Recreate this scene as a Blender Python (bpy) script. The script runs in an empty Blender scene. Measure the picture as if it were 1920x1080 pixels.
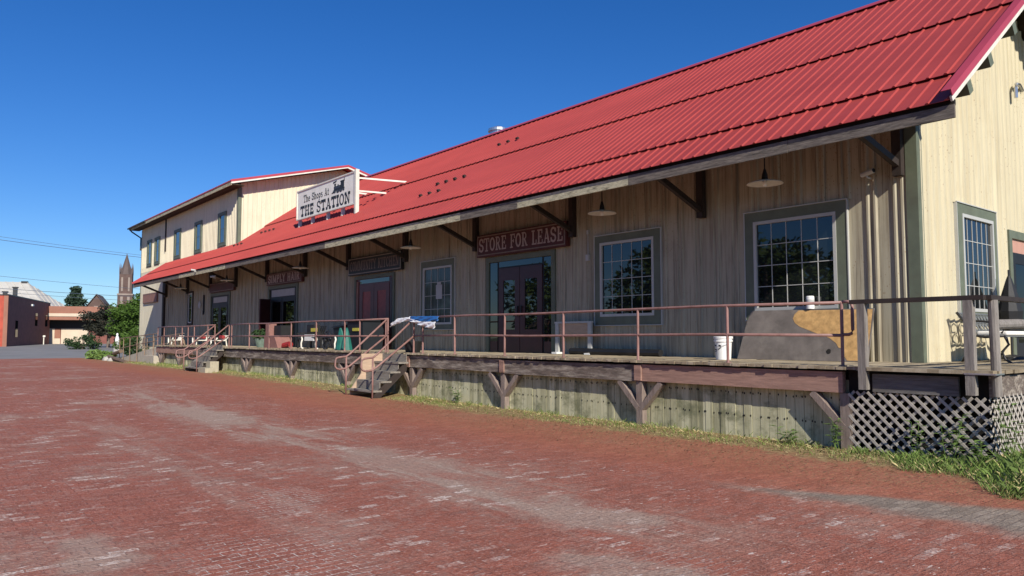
import bpy, bmesh, math, random
from mathutils import Vector, Matrix
random.seed(7)
SC = bpy.context.scene
COL = SC.collection
R = math.radians

# ------------------------------------------------------------------ materials
def nt(name):
    m = bpy.data.materials.new(name); m.use_nodes = True
    t = m.node_tree; b = t.nodes['Principled BSDF']
    return m, t, b
def N(t, kind, **kw):
    n = t.nodes.new(kind)
    for k, v in kw.items():
        if k in n.inputs: n.inputs[k].default_value = v
        else: setattr(n, k, v)
    return n
def L(t, a, b): t.links.new(a, b)
def pos(t, scale=(1, 1, 1)):
    g = N(t, 'ShaderNodeNewGeometry'); mp = N(t, 'ShaderNodeMapping')
    mp.inputs['Scale'].default_value = scale
    L(t, g.outputs['Position'], mp.inputs['Vector']); return mp.outputs['Vector']
def math_(t, op, a, b=None, c=None, clamp=False):
    n = N(t, 'ShaderNodeMath', operation=op); n.use_clamp = clamp
    for i, x in enumerate((a, b, c)):
        if x is None: continue
        if hasattr(x, 'is_output'): L(t, x, n.inputs[i])
        else: n.inputs[i].default_value = x
    return n.outputs[0]
def mixc(t, fac, a, b, mode='MIX'):
    n = N(t, 'ShaderNodeMix', data_type='RGBA', blend_type=mode)
    for i, x in ((0, fac), (6, a), (7, b)):
        if hasattr(x, 'is_output'): L(t, x, n.inputs[i])
        elif isinstance(x, (int, float)): n.inputs[i].default_value = x
        else: n.inputs[i].default_value = (*x[:3], 1)
    return n.outputs[2]
def ramp(t, fac, stops):
    n = N(t, 'ShaderNodeValToRGB'); cr = n.color_ramp
    while len(cr.elements) < len(stops): cr.elements.new(0.5)
    for e, (p, c) in zip(cr.elements, stops):
        e.position = p; e.color = (*c, 1) if not isinstance(c, (int, float)) else (c, c, c, 1)
    L(t, fac, n.inputs[0]); return n.outputs[0]
def noise(t, vec, scale, detail=4, rough=.6):
    n = N(t, 'ShaderNodeTexNoise', Scale=scale, Detail=detail, Roughness=rough)
    L(t, vec, n.inputs['Vector']); return n.outputs['Fac']
def smooth(t, x, lo, hi):
    n = N(t, 'ShaderNodeMapRange', interpolation_type='SMOOTHSTEP')
    L(t, x, n.inputs[0]); n.inputs[1].default_value = lo; n.inputs[2].default_value = hi
    return n.outputs[0]
def bump(t, b, h, strength, dist):
    n = N(t, 'ShaderNodeBump', Strength=strength, Distance=dist)
    L(t, h, n.inputs['Height']); L(t, n.outputs[0], b.inputs['Normal'])

def mat(name, col, rough=.6, var=.25, scale=3, stretch=(1, 1, 1), dirt=None, dirt_amt=.5, dirt_scale=1.5,
        metal=0, spec=.5, bmp=.15, bscale=None, dist=.01):
    m, t, b = nt(name)
    v = pos(t, stretch); f = noise(t, v, scale)
    lo = [c * (1 - var) for c in col]; hi = [min(1, c * (1 + var)) for c in col]
    c = ramp(t, f, [(.25, lo), (.75, hi)])
    if dirt:
        g = noise(t, pos(t, stretch), dirt_scale, 6, .7)
        c = mixc(t, math_(t, 'MULTIPLY', smooth(t, g, .45, .72), dirt_amt), c, dirt)
    L(t, c, b.inputs['Base Color'])
    b.inputs['Roughness'].default_value = rough; b.inputs['Metallic'].default_value = metal
    b.inputs['Specular IOR Level'].default_value = spec
    if bmp: bump(t, b, noise(t, pos(t, stretch), bscale or scale * 6, 5, .65), bmp, dist)
    return m

def plank_mat(name, cols, axis=0, pitch=.15, grain=(30, 30, 2.2), rough=.85, stain=None, stain_amt=.6, bmp=.4, zstain=None):
    """Weathered boards: every board of the given pitch gets its own tone."""
    m, t, b = nt(name)
    g = N(t, 'ShaderNodeNewGeometry'); sx = N(t, 'ShaderNodeSeparateXYZ'); L(t, g.outputs['Position'], sx.inputs[0])
    k = math_(t, 'FLOOR', math_(t, 'DIVIDE', sx.outputs[axis], pitch))
    w = N(t, 'ShaderNodeTexWhiteNoise', noise_dimensions='1D'); L(t, k, w.inputs['W'])
    f = noise(t, pos(t, grain), 1, 6, .7)
    val = math_(t, 'ADD', math_(t, 'MULTIPLY', w.outputs['Value'], .45), math_(t, 'MULTIPLY', f, .75))
    c = ramp(t, val, [(.2, cols[0]), (.55, cols[1]), (.95, cols[2])])
    if stain:
        s = noise(t, pos(t, (.9, .9, 1.3)), 2.2, 6, .7)
        c = mixc(t, math_(t, 'MULTIPLY', smooth(t, s, .46, .66), stain_amt), c, stain)
    L(t, c, b.inputs['Base Color']); b.inputs['Roughness'].default_value = rough
    b.inputs['Specular IOR Level'].default_value = .25
    bump(t, b, f, bmp, .006)
    return m

def glass_mat(name, base=(.008, .01, .011), ior=1.75, rough=.015):
    m, t, b = nt(name)
    f = noise(t, pos(t), .9, 2)
    L(t, ramp(t, f, [(.3, [x * .6 for x in base]), (.7, [x * 1.6 for x in base])]), b.inputs['Base Color'])
    b.inputs['Roughness'].default_value = rough; b.inputs['IOR'].default_value = ior
    bump(t, b, noise(t, pos(t), .8, 1), .05, .02)
    return m

M = {}
def siding(name, col, streak, amt=.25, drip=.3):
    m, t, b = nt(name)
    v = pos(t, (2.2, 2.2, .12)); f = noise(t, v, 2.0, 5, .65)
    c = ramp(t, f, [(.28, [x * .80 for x in col]), (.7, col)])
    s = noise(t, pos(t, (8, 8, .35)), 1.0, 5, .65)
    c = mixc(t, math_(t, 'MULTIPLY', smooth(t, s, .47, .68), amt), c, streak)
    s2 = noise(t, pos(t, (24, 24, .5)), 1.0, 3, .6)
    c = mixc(t, math_(t, 'MULTIPLY', smooth(t, s2, .52, .68), drip), c, [x * .55 for x in streak])
    bl = noise(t, pos(t), 1.1, 5, .7)
    c = mixc(t, math_(t, 'MULTIPLY', smooth(t, bl, .5, .75), .22), c, streak)
    sp = N(t, 'ShaderNodeTexVoronoi', Scale=19); L(t, pos(t, (1, 1, .6)), sp.inputs['Vector'])
    patch = smooth(t, noise(t, pos(t), .8, 3), .46, .58)
    spot = math_(t, 'MULTIPLY', math_(t, 'LESS_THAN', sp.outputs['Distance'], .17), patch)
    c = mixc(t, math_(t, 'MULTIPLY', spot, .55), c, (.20, .11, .05))
    L(t, c, b.inputs['Base Color']); b.inputs['Roughness'].default_value = .55
    b.inputs['Specular IOR Level'].default_value = .35
    bump(t, b, noise(t, pos(t, (3, 3, .4)), 3, 3), .15, .012)
    return m
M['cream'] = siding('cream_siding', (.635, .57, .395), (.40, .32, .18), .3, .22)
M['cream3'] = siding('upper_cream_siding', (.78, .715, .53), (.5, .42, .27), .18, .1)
M['creamshade'] = siding('shaded_porch_siding', (.46, .415, .30), (.15, .11, .07), .5, .6)  # gable siding again, base darkened for porch shade; streaks are real grime
M['trim'] = mat('grey_green_trim', (.125, .145, .10), .6, .18, 4, dirt=(.1, .09, .06), dirt_amt=.35)
M['white'] = mat('white_vinyl', (.47, .47, .44), .45, .06, 3)
M['whitepaint'] = mat('white_paint', (.74, .71, .62), .55, .1, 5, dirt=(.4, .33, .22), dirt_amt=.3)
M['glass'] = glass_mat('window_glass')
M['glassdark'] = glass_mat('dim_glass', (.004, .004, .004), 1.22)
M['glassup'] = glass_mat('bright_upper_glass', (.02, .025, .03), 2.4)
def curtain_mat():
    m, t, b = nt('curtained_glass')
    f = noise(t, pos(t, (9, 9, .4)), 1.0, 3)
    L(t, ramp(t, f, [(.3, (.03, .04, .042)), (.7, (.10, .125, .125))]), b.inputs['Base Color'])
    b.inputs['Roughness'].default_value = .05; b.inputs['IOR'].default_value = 1.35
    return m
M['glasscurtain'] = curtain_mat()
M['maroon'] = mat('maroon_door', (.055, .016, .018), .4, .25, 2)
M['reddoor'] = mat('red_door', (.12, .018, .018), .4, .25, 2)
M['redpanel'] = mat('red_panel', (.33, .06, .045), .5, .3, 5)
M['black'] = mat('black_paint', (.012, .012, .013), .55, .3, 5)
M['iron'] = mat('dark_iron', (.02, .02, .022), .5, .3, 20)
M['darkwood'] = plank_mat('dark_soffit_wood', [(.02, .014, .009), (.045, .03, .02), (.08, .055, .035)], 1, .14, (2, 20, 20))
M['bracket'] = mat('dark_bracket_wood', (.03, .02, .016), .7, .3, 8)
M['signred'] = mat('dark_red_sign', (.085, .017, .016), .6, .3, 4, dirt=(.05, .02, .015), dirt_amt=.5)
M['signredpale'] = mat('pale_red_sign', (.30, .15, .11), .7, .2, 6)  # paler than the other red boards
M['letter'] = mat('pale_pink_lettering', (.40, .30, .27), .6, .12, 9)
M['letterdim'] = mat('dim_lettering', (.22, .16, .13), .6, .2, 9)
M['signblack'] = mat('black_sign', (.012, .012, .011), .5, .3, 4)
M['border'] = mat('sign_border', (.33, .29, .25), .6, .15, 6)
M['cream_sign'] = mat('sign_panel_paint', (.86, .84, .76), .6, .05, 2, dirt=(.6, .56, .46), dirt_amt=.35, dirt_scale=3)
M['ink'] = mat('black_lettering', (.02, .022, .025), .6, .2, 9)
M['inkblue'] = mat('dark_blue_ink', (.05, .06, .085), .6, .2, 9)
M['steel'] = mat('galvanised_steel', (.62, .63, .64), .32, .1, 4, metal=.9)
M['rail'] = mat('rosy_brown_pipe_paint', (.28, .155, .135), .5, .22, 6, dirt=(.13, .06, .045), dirt_amt=.6, dirt_scale=4)
M['railold'] = mat('rusted_pipe', (.27, .19, .13), .75, .3, 7, dirt=(.12, .06, .03), dirt_amt=.6)
M['fascia_dark'] = mat('dark_weathered_fascia', (.17, .145, .12), .85, .6, 5, (1.2, 6, 14), (.03, .025, .02), .9, 1.2, bmp=.5)
M['fascia_cream'] = mat('peeling_cream_fascia', (.50, .46, .31), .8, .4, 6, (1.6, 6, 9), (.09, .08, .055), .95, 1.8, bmp=.5)
M['beam'] = mat('weathered_dock_beam', (.135, .105, .085), .85, .6, 5, (1.4, 6, 9), (.50, .44, .36), .8, 1.3, bmp=.6)
M['beamred'] = mat('red_stained_beam', (.36, .215, .165), .8, .3, 4, (.9, 6, 9), (.12, .065, .05), .6, 1.1, bmp=.5)
M['beamgrey'] = mat('grey_dock_board', (.16, .15, .14), .85, .35, 4, (.9, 6, 9), (.05, .045, .04), .6, 1.2, bmp=.5)
M['postwood'] = mat('stained_post_wood', (.25, .195, .165), .8, .35, 5, (7, 7, .9), (.11, .065, .05), .6, 1.6, bmp=.5)
M['greywood'] = mat('grey_weathered_post', (.25, .225, .20), .85, .35, 5, (9, 9, .8), (.08, .065, .055), .6, 1.4, bmp=.7)
M['deck'] = plank_mat('deck_planks', [(.17, .13, .085), (.33, .27, .18), (.50, .43, .31)], 0, .145, (22, 1.6, 22), stain=(.12, .09, .06), stain_amt=.45)
M['skirt'] = plank_mat('green_grey_skirting', [(.17, .165, .095), (.46, .44, .28), (.66, .63, .43)], 0, .15, (26, 26, 2.0), stain=(.13, .14, .075), stain_amt=.7)
M['lattice'] = mat('grey_lattice', (.46, .42, .365), .8, .25, 6, (3, 3, 3), (.2, .18, .16), .5, 3)
M['nail'] = mat('dark_nail_and_shade', (.012, .01, .008), .9, .2, 5)  # also the black of the eave shade board
M['plywood'] = mat('plywood_panel', (.46, .33, .23), .7, .15, 4, (1, 1, 6))
M['paleplank'] = mat('pale_lumber', (.40, .36, .26), .8, .2, 6, (5, 5, 1))
M['steps'] = mat('weathered_step', (.24, .215, .18), .85, .35, 6, (1, 6, 6), (.09, .075, .06), .5, 2)
M['concrete'] = mat('pale_concrete', (.46, .41, .33), .85, .15, 4)
M['stone'] = mat('field_stone', (.42, .40, .36), .85, .3, 4)
M['log'] = mat('old_timber', (.16, .11, .075), .85, .4, 5)

def roof_mat():
    m, t, b = nt('red_metal_roof')
    f = noise(t, pos(t, (.25, 1, 1)), 1.2, 4, .6)
    k = noise(t, pos(t), 5, 3)
    c = ramp(t, f, [(.3, (.32, .047, .041)), (.7, (.39, .060, .051))])
    c = mixc(t, math_(t, 'MULTIPLY', smooth(t, k, .58, .8), .25), c, (.34, .08, .07))
    st_ = noise(t, pos(t, (3.2, .22, .22)), 1.0, 4, .6)
    c = mixc(t, math_(t, 'MULTIPLY', smooth(t, st_, .5, .72), .3), c, (.27, .045, .035))
    L(t, c, b.inputs['Base Color']); b.inputs['Roughness'].default_value = .5
    b.inputs['Specular IOR Level'].default_value = .25
    bump(t, b, noise(t, pos(t), 1.7, 2), .06, .02)
    return m
M['roof'] = roof_mat()
M['raketrim'] = mat('red_rake_trim', (.42, .055, .075), .4, .08, 2, bmp=.04)

def paving_mat():
    m, t, b = nt('worn_brick_paving')
    g = N(t, 'ShaderNodeNewGeometry'); sx = N(t, 'ShaderNodeSeparateXYZ'); L(t, g.outputs['Position'], sx.inputs[0])
    x, y = sx.outputs[0], sx.outputs[1]
    wob = N(t, 'ShaderNodeTexNoise', Scale=.6, Detail=2.0); L(t, g.outputs['Position'], wob.inputs['Vector'])
    wv = math_(t, 'MULTIPLY', math_(t, 'SUBTRACT', wob.outputs['Fac'], .5), .12)
    cb = N(t, 'ShaderNodeCombineXYZ'); L(t, math_(t, 'ADD', y, wv), cb.inputs[0]); L(t, math_(t, 'ADD', x, wv), cb.inputs[1])
    br = N(t, 'ShaderNodeTexBrick', offset=.5, Scale=1.0)
    br.inputs['Color1'].default_value = (0, 0, 0, 1); br.inputs['Color2'].default_value = (1, 1, 1, 1)
    br.inputs['Mortar'].default_value = (.5, .5, .5, 1)
    br.inputs['Brick Width'].default_value = .215; br.inputs['Row Height'].default_value = .092
    br.inputs['Mortar Size'].default_value = .0065; br.inputs['Mortar Smooth'].default_value = .3
    L(t, cb.outputs[0], br.inputs['Vector'])
    rnd = br.outputs['Color']; mort = br.outputs['Fac']
    P = g.outputs['Position']
    n1 = noise(t, P, .35, 5, .62); n2 = noise(t, P, 1.3, 5, .65); n3 = noise(t, P, 26, 4, .7)
    base = ramp(t, rnd, [(0, (.275, .095, .060)), (.3, (.335, .110, .068)), (.7, (.38, .124, .078)), (1, (.35, .145, .10))])
    n4 = noise(t, P, 75, 3, .8)
    base = mixc(t, math_(t, 'MULTIPLY', smooth(t, n4, .50, .70), .42), base, (.46, .26, .22))
    base = mixc(t, math_(t, 'MULTIPLY', smooth(t, n4, .50, .34), .45), base, (.12, .045, .038))
    n5 = noise(t, P, 30, 3, .75); n6 = noise(t, P, 7, 4, .7)
    base = mixc(t, math_(t, 'MULTIPLY', smooth(t, n5, .54, .66), .5), base, (.50, .31, .26))
    base = mixc(t, math_(t, 'MULTIPLY', smooth(t, n5, .45, .33), .55), base, (.15, .058, .045))
    base = mixc(t, math_(t, 'MULTIPLY', math_(t, 'MULTIPLY', smooth(t, n6, .46, .66), smooth(t, n1, .42, .6)), .55), base, (.37, .24, .19))
    # greyer, dust-worn areas
    dust = smooth(t, math_(t, 'ADD', math_(t, 'MULTIPLY', n1, .7), math_(t, 'MULTIPLY', n2, .3)), .50, .68)
    dust = math_(t, 'MULTIPLY', dust, .55)
    def blob(cx, cy, rx, ry, amt):
        a = math_(t, 'POWER', math_(t, 'DIVIDE', math_(t, 'SUBTRACT', x, cx), rx), 2)
        c = math_(t, 'POWER', math_(t, 'DIVIDE', math_(t, 'SUBTRACT', y, cy), ry), 2)
        d = math_(t, 'ADD', math_(t, 'SQRT', math_(t, 'ADD', a, c)), math_(t, 'ADD', math_(t, 'MULTIPLY', math_(t, 'SUBTRACT', n2, .5), 2.2), math_(t, 'MULTIPLY', math_(t, 'SUBTRACT', n6, .5), .9)))
        return math_(t, 'MULTIPLY', smooth(t, math_(t, 'MULTIPLY', d, -1), -1.05, -.45), amt)
    def mx(*a):
        o = a[0]
        for q in a[1:]: o = math_(t, 'MAXIMUM', o, q)
        return o
    ne = noise(t, pos(t, (.28, 1.5, 1)), 1.6, 5, .7)          # drawn out along the yard, like wheel wear
    def track(yc, w, amt, x0, x1):
        d = math_(t, 'ABSOLUTE', math_(t, 'SUBTRACT', math_(t, 'ADD', y, math_(t, 'MULTIPLY', math_(t, 'SUBTRACT', n2, .5), 1.1)), yc))
        q = math_(t, 'MULTIPLY', smooth(t, math_(t, 'MULTIPLY', d, -1), -w, -w * .25), smooth(t, ne, .40, .62))
        q = math_(t, 'MULTIPLY', q, math_(t, 'MULTIPLY', smooth(t, x, x0 - 4, x0 + 2), smooth(t, math_(t, 'MULTIPLY', x, -1), -x1 - 1.5, -x1 + .5)))
        return math_(t, 'MULTIPLY', q, amt)
    tan = mx(track(4.95, 1.05, .85, -22, -4.2), track(2.9, .6, .4, -16, -5.5), blob(-4.9, 4.95, 1.2, .55, .8), blob(-8.8, 5.1, 2.0, .6, .65), blob(-15.9, 4.9, 2.6, .8, .85), blob(-6.3, 1.2, .7, .35, .7), blob(-3.3, 3.9, 1.0, .5, .7))
    dust = mx(dust, tan)
    base = mixc(t, dust, base, mixc(t, math_(t, 'ADD', math_(t, 'MULTIPLY', n5, .8), math_(t, 'MULTIPLY', n6, .2)), (.11, .07, .052), (.70, .53, .42)))
    # redder, cleaner bricks towards the building
    red = math_(t, 'MULTIPLY', smooth(t, math_(t, 'ADD', y, math_(t, 'MULTIPLY', n1, 3.0)), 8.0, 9.4), .75)
    base = mixc(t, red, base, mixc(t, math_(t, 'ADD', math_(t, 'MULTIPLY', n5, .8), math_(t, 'MULTIPLY', rnd, .2)), (.12, .032, .018), (.66, .23, .135)))
    # grey brick band running in from the right edge
    gy = math_(t, 'ADD', y, math_(t, 'MULTIPLY', math_(t, 'SUBTRACT', n2, .5), .8))
    band = math_(t, 'MULTIPLY', smooth(t, gy, 6.85, 7.35), smooth(t, math_(t, 'SUBTRACT', math_(t, 'MULTIPLY', x, .42), gy), -9.35, -9.05))
    band = math_(t, 'MULTIPLY', band, smooth(t, x, -8.0, -4.4))
    base = mixc(t, math_(t, 'MULTIPLY', band, .9), base, mixc(t, math_(t, 'ADD', math_(t, 'MULTIPLY', n5, .7), math_(t, 'MULTIPLY', rnd, .3)), (.10, .085, .065), (.46, .40, .32)))
    # chalky single bricks, in drifts
    pm = smooth(t, math_(t, 'ADD', math_(t, 'MULTIPLY', n2, .6), math_(t, 'MULTIPLY', n1, .4)), .44, .62)
    chalk = math_(t, 'MULTIPLY', math_(t, 'GREATER_THAN', rnd, .915), pm)
    chalk = math_(t, 'MULTIPLY', chalk, smooth(t, n3, .40, .62))
    chalk = math_(t, 'MULTIPLY', chalk, smooth(t, math_(t, 'MULTIPLY', y, -1), -7.6, -6.4))
    base = mixc(t, math_(t, 'MULTIPLY', chalk, .9), base, (.76, .65, .57))
    # joints: dark soil, chalky sand in some drifts
    jm = mx(blob(-5.3, 2.2, 1.1, .8, 1.0), blob(-7.2, 3.0, 1.2, .5, .9), blob(-3.4, 4.4, .8, .4, .7), math_(t, 'MULTIPLY', smooth(t, n2, .56, .72), .55))
    jc = mixc(t, jm, mixc(t, n3, (.06, .035, .028), (.20, .13, .11)), (.68, .57, .50))
    base = mixc(t, math_(t, 'MULTIPLY', mort, math_(t, 'MAXIMUM', math_(t, 'MULTIPLY', smooth(t, n6, .42, .66), .45), math_(t, 'MAXIMUM', math_(t, 'MULTIPLY', band, .4), math_(t, 'MULTIPLY', jm, smooth(t, n5, .40, .56))))), base, jc)
    fl = noise(t, pos(t, (26, 7.5, 1)), 1.0, 2, .6)
    fm = smooth(t, math_(t, 'ADD', math_(t, 'MULTIPLY', ne, .5), math_(t, 'MULTIPLY', n2, .5)), .42, .62)
    flk = math_(t, 'MULTIPLY', smooth(t, fl, .62, .69), math_(t, 'MULTIPLY', fm, smooth(t, math_(t, 'MULTIPLY', y, -1), -8.2, -6.6)))
    base = mixc(t, math_(t, 'MULTIPLY', flk, .95), base, (.78, .66, .58))
    # soil, straw and leaf litter by the dock
    edge = math_(t, 'ADD', y, math_(t, 'ADD', math_(t, 'MULTIPLY', math_(t, 'SUBTRACT', n2, .5), 2.0), math_(t, 'MULTIPLY', math_(t, 'SUBTRACT', n6, .5), .8)))
    lit = smooth(t, edge, 9.25, 9.95)
    spk = math_(t, 'MULTIPLY', smooth(t, edge, 7.2, 9.4), smooth(t, noise(t, P, 22, 5, .8), .47, .60))
    soil = ramp(t, noise(t, P, 9, 6, .7), [(.3, (.13, .09, .04)), (.52, (.33, .24, .11)), (.75, (.52, .41, .21))])
    base = mixc(t, math_(t, 'MAXIMUM', lit, math_(t, 'MULTIPLY', spk, .75)), base, soil)
    base = mixc(t, .3, base, mixc(t, n3, (.5, .5, .5), (1.1, 1.1, 1.1)), 'MULTIPLY')
    L(t, base, b.inputs['Base Color']); b.inputs['Roughness'].default_value = .82
    b.inputs['Specular IOR Level'].default_value = .25
    h = math_(t, 'ADD', math_(t, 'ADD', math_(t, 'MULTIPLY', mort, -1.0), math_(t, 'MULTIPLY', n2, 2.5)), math_(t, 'ADD', math_(t, 'MULTIPLY', n5, 1.2), math_(t, 'MULTIPLY', rnd, .5)))
    bump(t, b, h, .9, .016)
    return m
M['paving'] = paving_mat()
M['asphalt'] = mat('asphalt', (.21, .205, .195), .85, .2, .4, dirt=(.17, .165, .16), dirt_amt=.5, dirt_scale=.25)
M['earth'] = mat('dry_grass_ground', (.14, .14, .055), .95, .35, 1.2, dirt=(.2, .17, .09), dirt_amt=.5)
M['grass'] = mat('green_grass', (.135, .18, .035), .7, .5, 2.5, bmp=0)
M['grassbright'] = mat('bright_grass', (.105, .165, .028), .7, .5, 2.5, bmp=0)
M['straw'] = mat('dry_straw', (.50, .42, .20), .8, .4, 3, bmp=0)
M['litter'] = mat('brown_leaf_litter', (.20, .13, .07), .85, .5, 9, bmp=0)
def leaf_mat(name, col, var=.5, scale=1.2):
    m, t, b = nt(name)
    f = noise(t, pos(t), scale, 4, .7); o = N(t, 'ShaderNodeTexWhiteNoise'); L(t, pos(t, (3, 3, 3)), o.inputs['Vector'])
    v = math_(t, 'ADD', math_(t, 'MULTIPLY', f, .75), math_(t, 'MULTIPLY', o.outputs['Value'], .25))
    L(t, ramp(t, v, [(.25, [c * (1 - var) for c in col]), (.75, [c * (1 + var) for c in col])]), b.inputs['Base Color'])
    b.inputs['Roughness'].default_value = .6; b.inputs['Specular IOR Level'].default_value = .3
    return m
M['leaf'] = leaf_mat('bright_green_leaf', (.06, .115, .016))
M['leafyard'] = leaf_mat('yard_leaf', (.10, .15, .03), .5, .8)
M['leafplum'] = leaf_mat('plum_leaf', (.03, .032, .022))
M['leafdark'] = leaf_mat('dark_green_leaf', (.03, .06, .02))
M['leafconifer'] = leaf_mat('conifer_needle', (.035, .062, .035))
M['leafweed'] = leaf_mat('weed_leaf', (.13, .21, .05), .4, 6)
M['bark'] = mat('bark', (.16, .125, .10), .9, .35, 6, (3, 3, .6), bmp=.6)
M['brickred'] = mat('front_red_brick', (.42, .075, .045), .8, .25, 1.5)
M['brickdark'] = mat('dark_and_shaded_brick', (.20, .075, .06), .85, .2, 1.5)  # darker copy of the front brick: the side wall's shade is in the colour
M['brownband'] = mat('brown_band', (.30, .135, .09), .8, .12, 1)
M['tanwall'] = mat('tan_wall', (.60, .50, .38), .8, .08, 1)
M['whitemetal'] = mat('white_roof_metal', (.50, .48, .43), .5, .12, .8)
M['churchbrick'] = mat('church_brick', (.11, .07, .06), .9, .3, .4)
M['churchtrim'] = mat('church_pale_trim', (.28, .23, .20), .9, .2, .4)
M['churchroof'] = mat('church_slate', (.10, .075, .07), .8, .2, .5)
M['wire'] = mat('black_cable', (.09, .12, .17), .6, .1, 1, bmp=0)
M['bucket'] = mat('white_plastic', (.80, .80, .77), .35, .05, 3, bmp=.03)
M['teal'] = mat('teal_cloth', (.012, .13, .105), .6, .3, 4)
M['bluebin'] = mat('blue_black_bin', (.006, .009, .014), .65, .25, 4)
M['yellow'] = mat('yellow_tag', (.55, .48, .06), .5, .1, 4)
M['redcloth'] = mat('red_cloth', (.28, .018, .02), .7, .2, 8)
M['pink'] = mat('faded_pink_box', (.26, .125, .105), .7, .15, 6)
M['greenpot'] = mat('sage_pot', (.16, .22, .18), .6, .25, 6)
M['tarpwhite'] = mat('white_tarp', (.82, .83, .84), .4, .06, 6, bmp=.2)
M['tarpblue'] = mat('blue_tarp', (.03, .13, .36), .4, .15, 6, bmp=.2)
M['boardgrey'] = mat('grey_side_of_board', (.15, .128, .112), .8, .35, 3, dirt=(.27, .235, .20), dirt_amt=.5, dirt_scale=2.2)
M['boardochre'] = mat('raw_board_ochre', (.55, .33, .125), .75, .35, 9, dirt=(.32, .17, .06), dirt_amt=.5, dirt_scale=5)
M['pinkdoor'] = mat('dusty_pink_door', (.50, .27, .20), .6, .12, 4)
M['cushion'] = mat('white_cushion', (.78, .76, .70), .9, .1, 20)
M['benchmetal'] = mat('weathered_bench_metal', (.13, .14, .14), .6, .35, 12)
M['paper'] = mat('pale_paper', (.45, .46, .45), .8, .08, 6, bmp=0)

# ------------------------------------------------------------------ mesh builder
class MB:
    def __init__(s): s.v = []; s.f = []; s.m = []
    def face(s, pts, mi=0):
        i = len(s.v); s.v += [tuple(p) for p in pts]; s.f.append(tuple(range(i, i + len(pts)))); s.m.append(mi)
    def grid(s, rows, mi=0, close=False):
        i = len(s.v); n = len(rows[0])
        for r in rows: s.v += [tuple(p) for p in r]
        for a in range(len(rows) - 1):
            for b in range(n if close else n - 1):
                c = (b + 1) % n
                s.f.append((i + a * n + b, i + a * n + c, i + (a + 1) * n + c, i + (a + 1) * n + b)); s.m.append(mi)
        return i, n
    def hexa(s, P, mi=0):
        i = len(s.v); s.v += [tuple(p) for p in P]
        for q in ((0, 3, 2, 1), (4, 5, 6, 7), (0, 1, 5, 4), (1, 2, 6, 5), (2, 3, 7, 6), (3, 0, 4, 7)):
            s.f.append(tuple(i + k for k in q)); s.m.append(mi)
    def box(s, x0, x1, y0, y1, z0, z1, mi=0):
        s.hexa([(x0, y0, z0), (x1, y0, z0), (x1, y1, z0), (x0, y1, z0), (x0, y0, z1), (x1, y0, z1), (x1, y1, z1), (x0, y1, z1)], mi)
    def mbox(s, F, a0, a1, b0, b1, c0, c1, mi=0):
        s.hexa([F(a0, b0, c0), F(a1, b0, c0), F(a1, b0, c1), F(a0, b0, c1), F(a0, b1, c0), F(a1, b1, c0), F(a1, b1, c1), F(a0, b1, c1)], mi)
    def beam(s, p, q, w, h, up=(0, 0, 1), mi=0):
        p, q, up = Vector(p), Vector(q), Vector(up); d = (q - p).normalized()
        r = d.cross(up).normalized(); u = r.cross(d)
        P = []
        for o in (p, q):
            P += [o - r * w / 2 - u * h / 2, o + r * w / 2 - u * h / 2, o + r * w / 2 + u * h / 2, o - r * w / 2 + u * h / 2]
        s.hexa(P, mi)
    def tube(s, pts, r, seg=8, mi=0, caps=True, taper=None):
        pts = [Vector(p) for p in pts]; rows = []
        for k, p in enumerate(pts):
            d = (pts[min(k + 1, len(pts) - 1)] - pts[max(k - 1, 0)]).normalized()
            a = Vector((0, 0, 1)) if abs(d.z) < .9 else Vector((1, 0, 0))
            u = d.cross(a).normalized(); w = d.cross(u)
            rr = r if taper is None else r + (taper - r) * k / (len(pts) - 1)
            rows.append([p + (u * math.cos(2 * math.pi * j / seg) + w * math.sin(2 * math.pi * j / seg)) * rr for j in range(seg)])
        s.grid(rows, mi, True)
        if caps: s.face(rows[0][::-1], mi); s.face(rows[-1], mi)
    def lathe(s, prof, c, seg=24, mi=0):
        rows = [[(c[0] + r * math.cos(2 * math.pi * j / seg), c[1] + r * math.sin(2 * math.pi * j / seg), c[2] + z) for j in range(seg)] for r, z in prof]
        s.grid(rows, mi, True)
    def prism(s, poly, F, c0, c1, mi=0):
        a = [F(p[0], p[1], c0) for p in poly]; b = [F(p[0], p[1], c1) for p in poly]
        s.face(a[::-1], mi); s.face(b, mi)
        for k in range(len(poly)):
            j = (k + 1) % len(poly); s.face([a[k], a[j], b[j], b[k]], mi)
    def build(s, name, mats, parent=None, origin=None, smooth=False, recalc=True):
        me = bpy.data.meshes.new(name); o = bpy.data.objects.new(name, me); COL.objects.link(o)
        off = Vector((0, 0, 0))
        if parent is not None:
            o.parent = parent; p = parent
            while p is not None: off += p.location; p = p.parent
        elif origin is not None:
            o.location = origin; off = Vector(origin)
        me.from_pydata([tuple(Vector(v) - off) for v in s.v], [], s.f)
        for q in (mats if isinstance(mats, (list, tuple)) else [mats]): me.materials.append(M[q])
        for poly, mi in zip(me.polygons, s.m): poly.material_index = mi
        if recalc or smooth:
            bm = bmesh.new(); bm.from_mesh(me)
            if smooth: bmesh.ops.remove_doubles(bm, verts=bm.verts, dist=1e-5)
            if recalc: bmesh.ops.recalc_face_normals(bm, faces=bm.faces)
            bm.to_mesh(me); bm.free()
        if smooth:
            for poly in me.polygons: poly.use_smooth = True
        me.update(); return o

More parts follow.
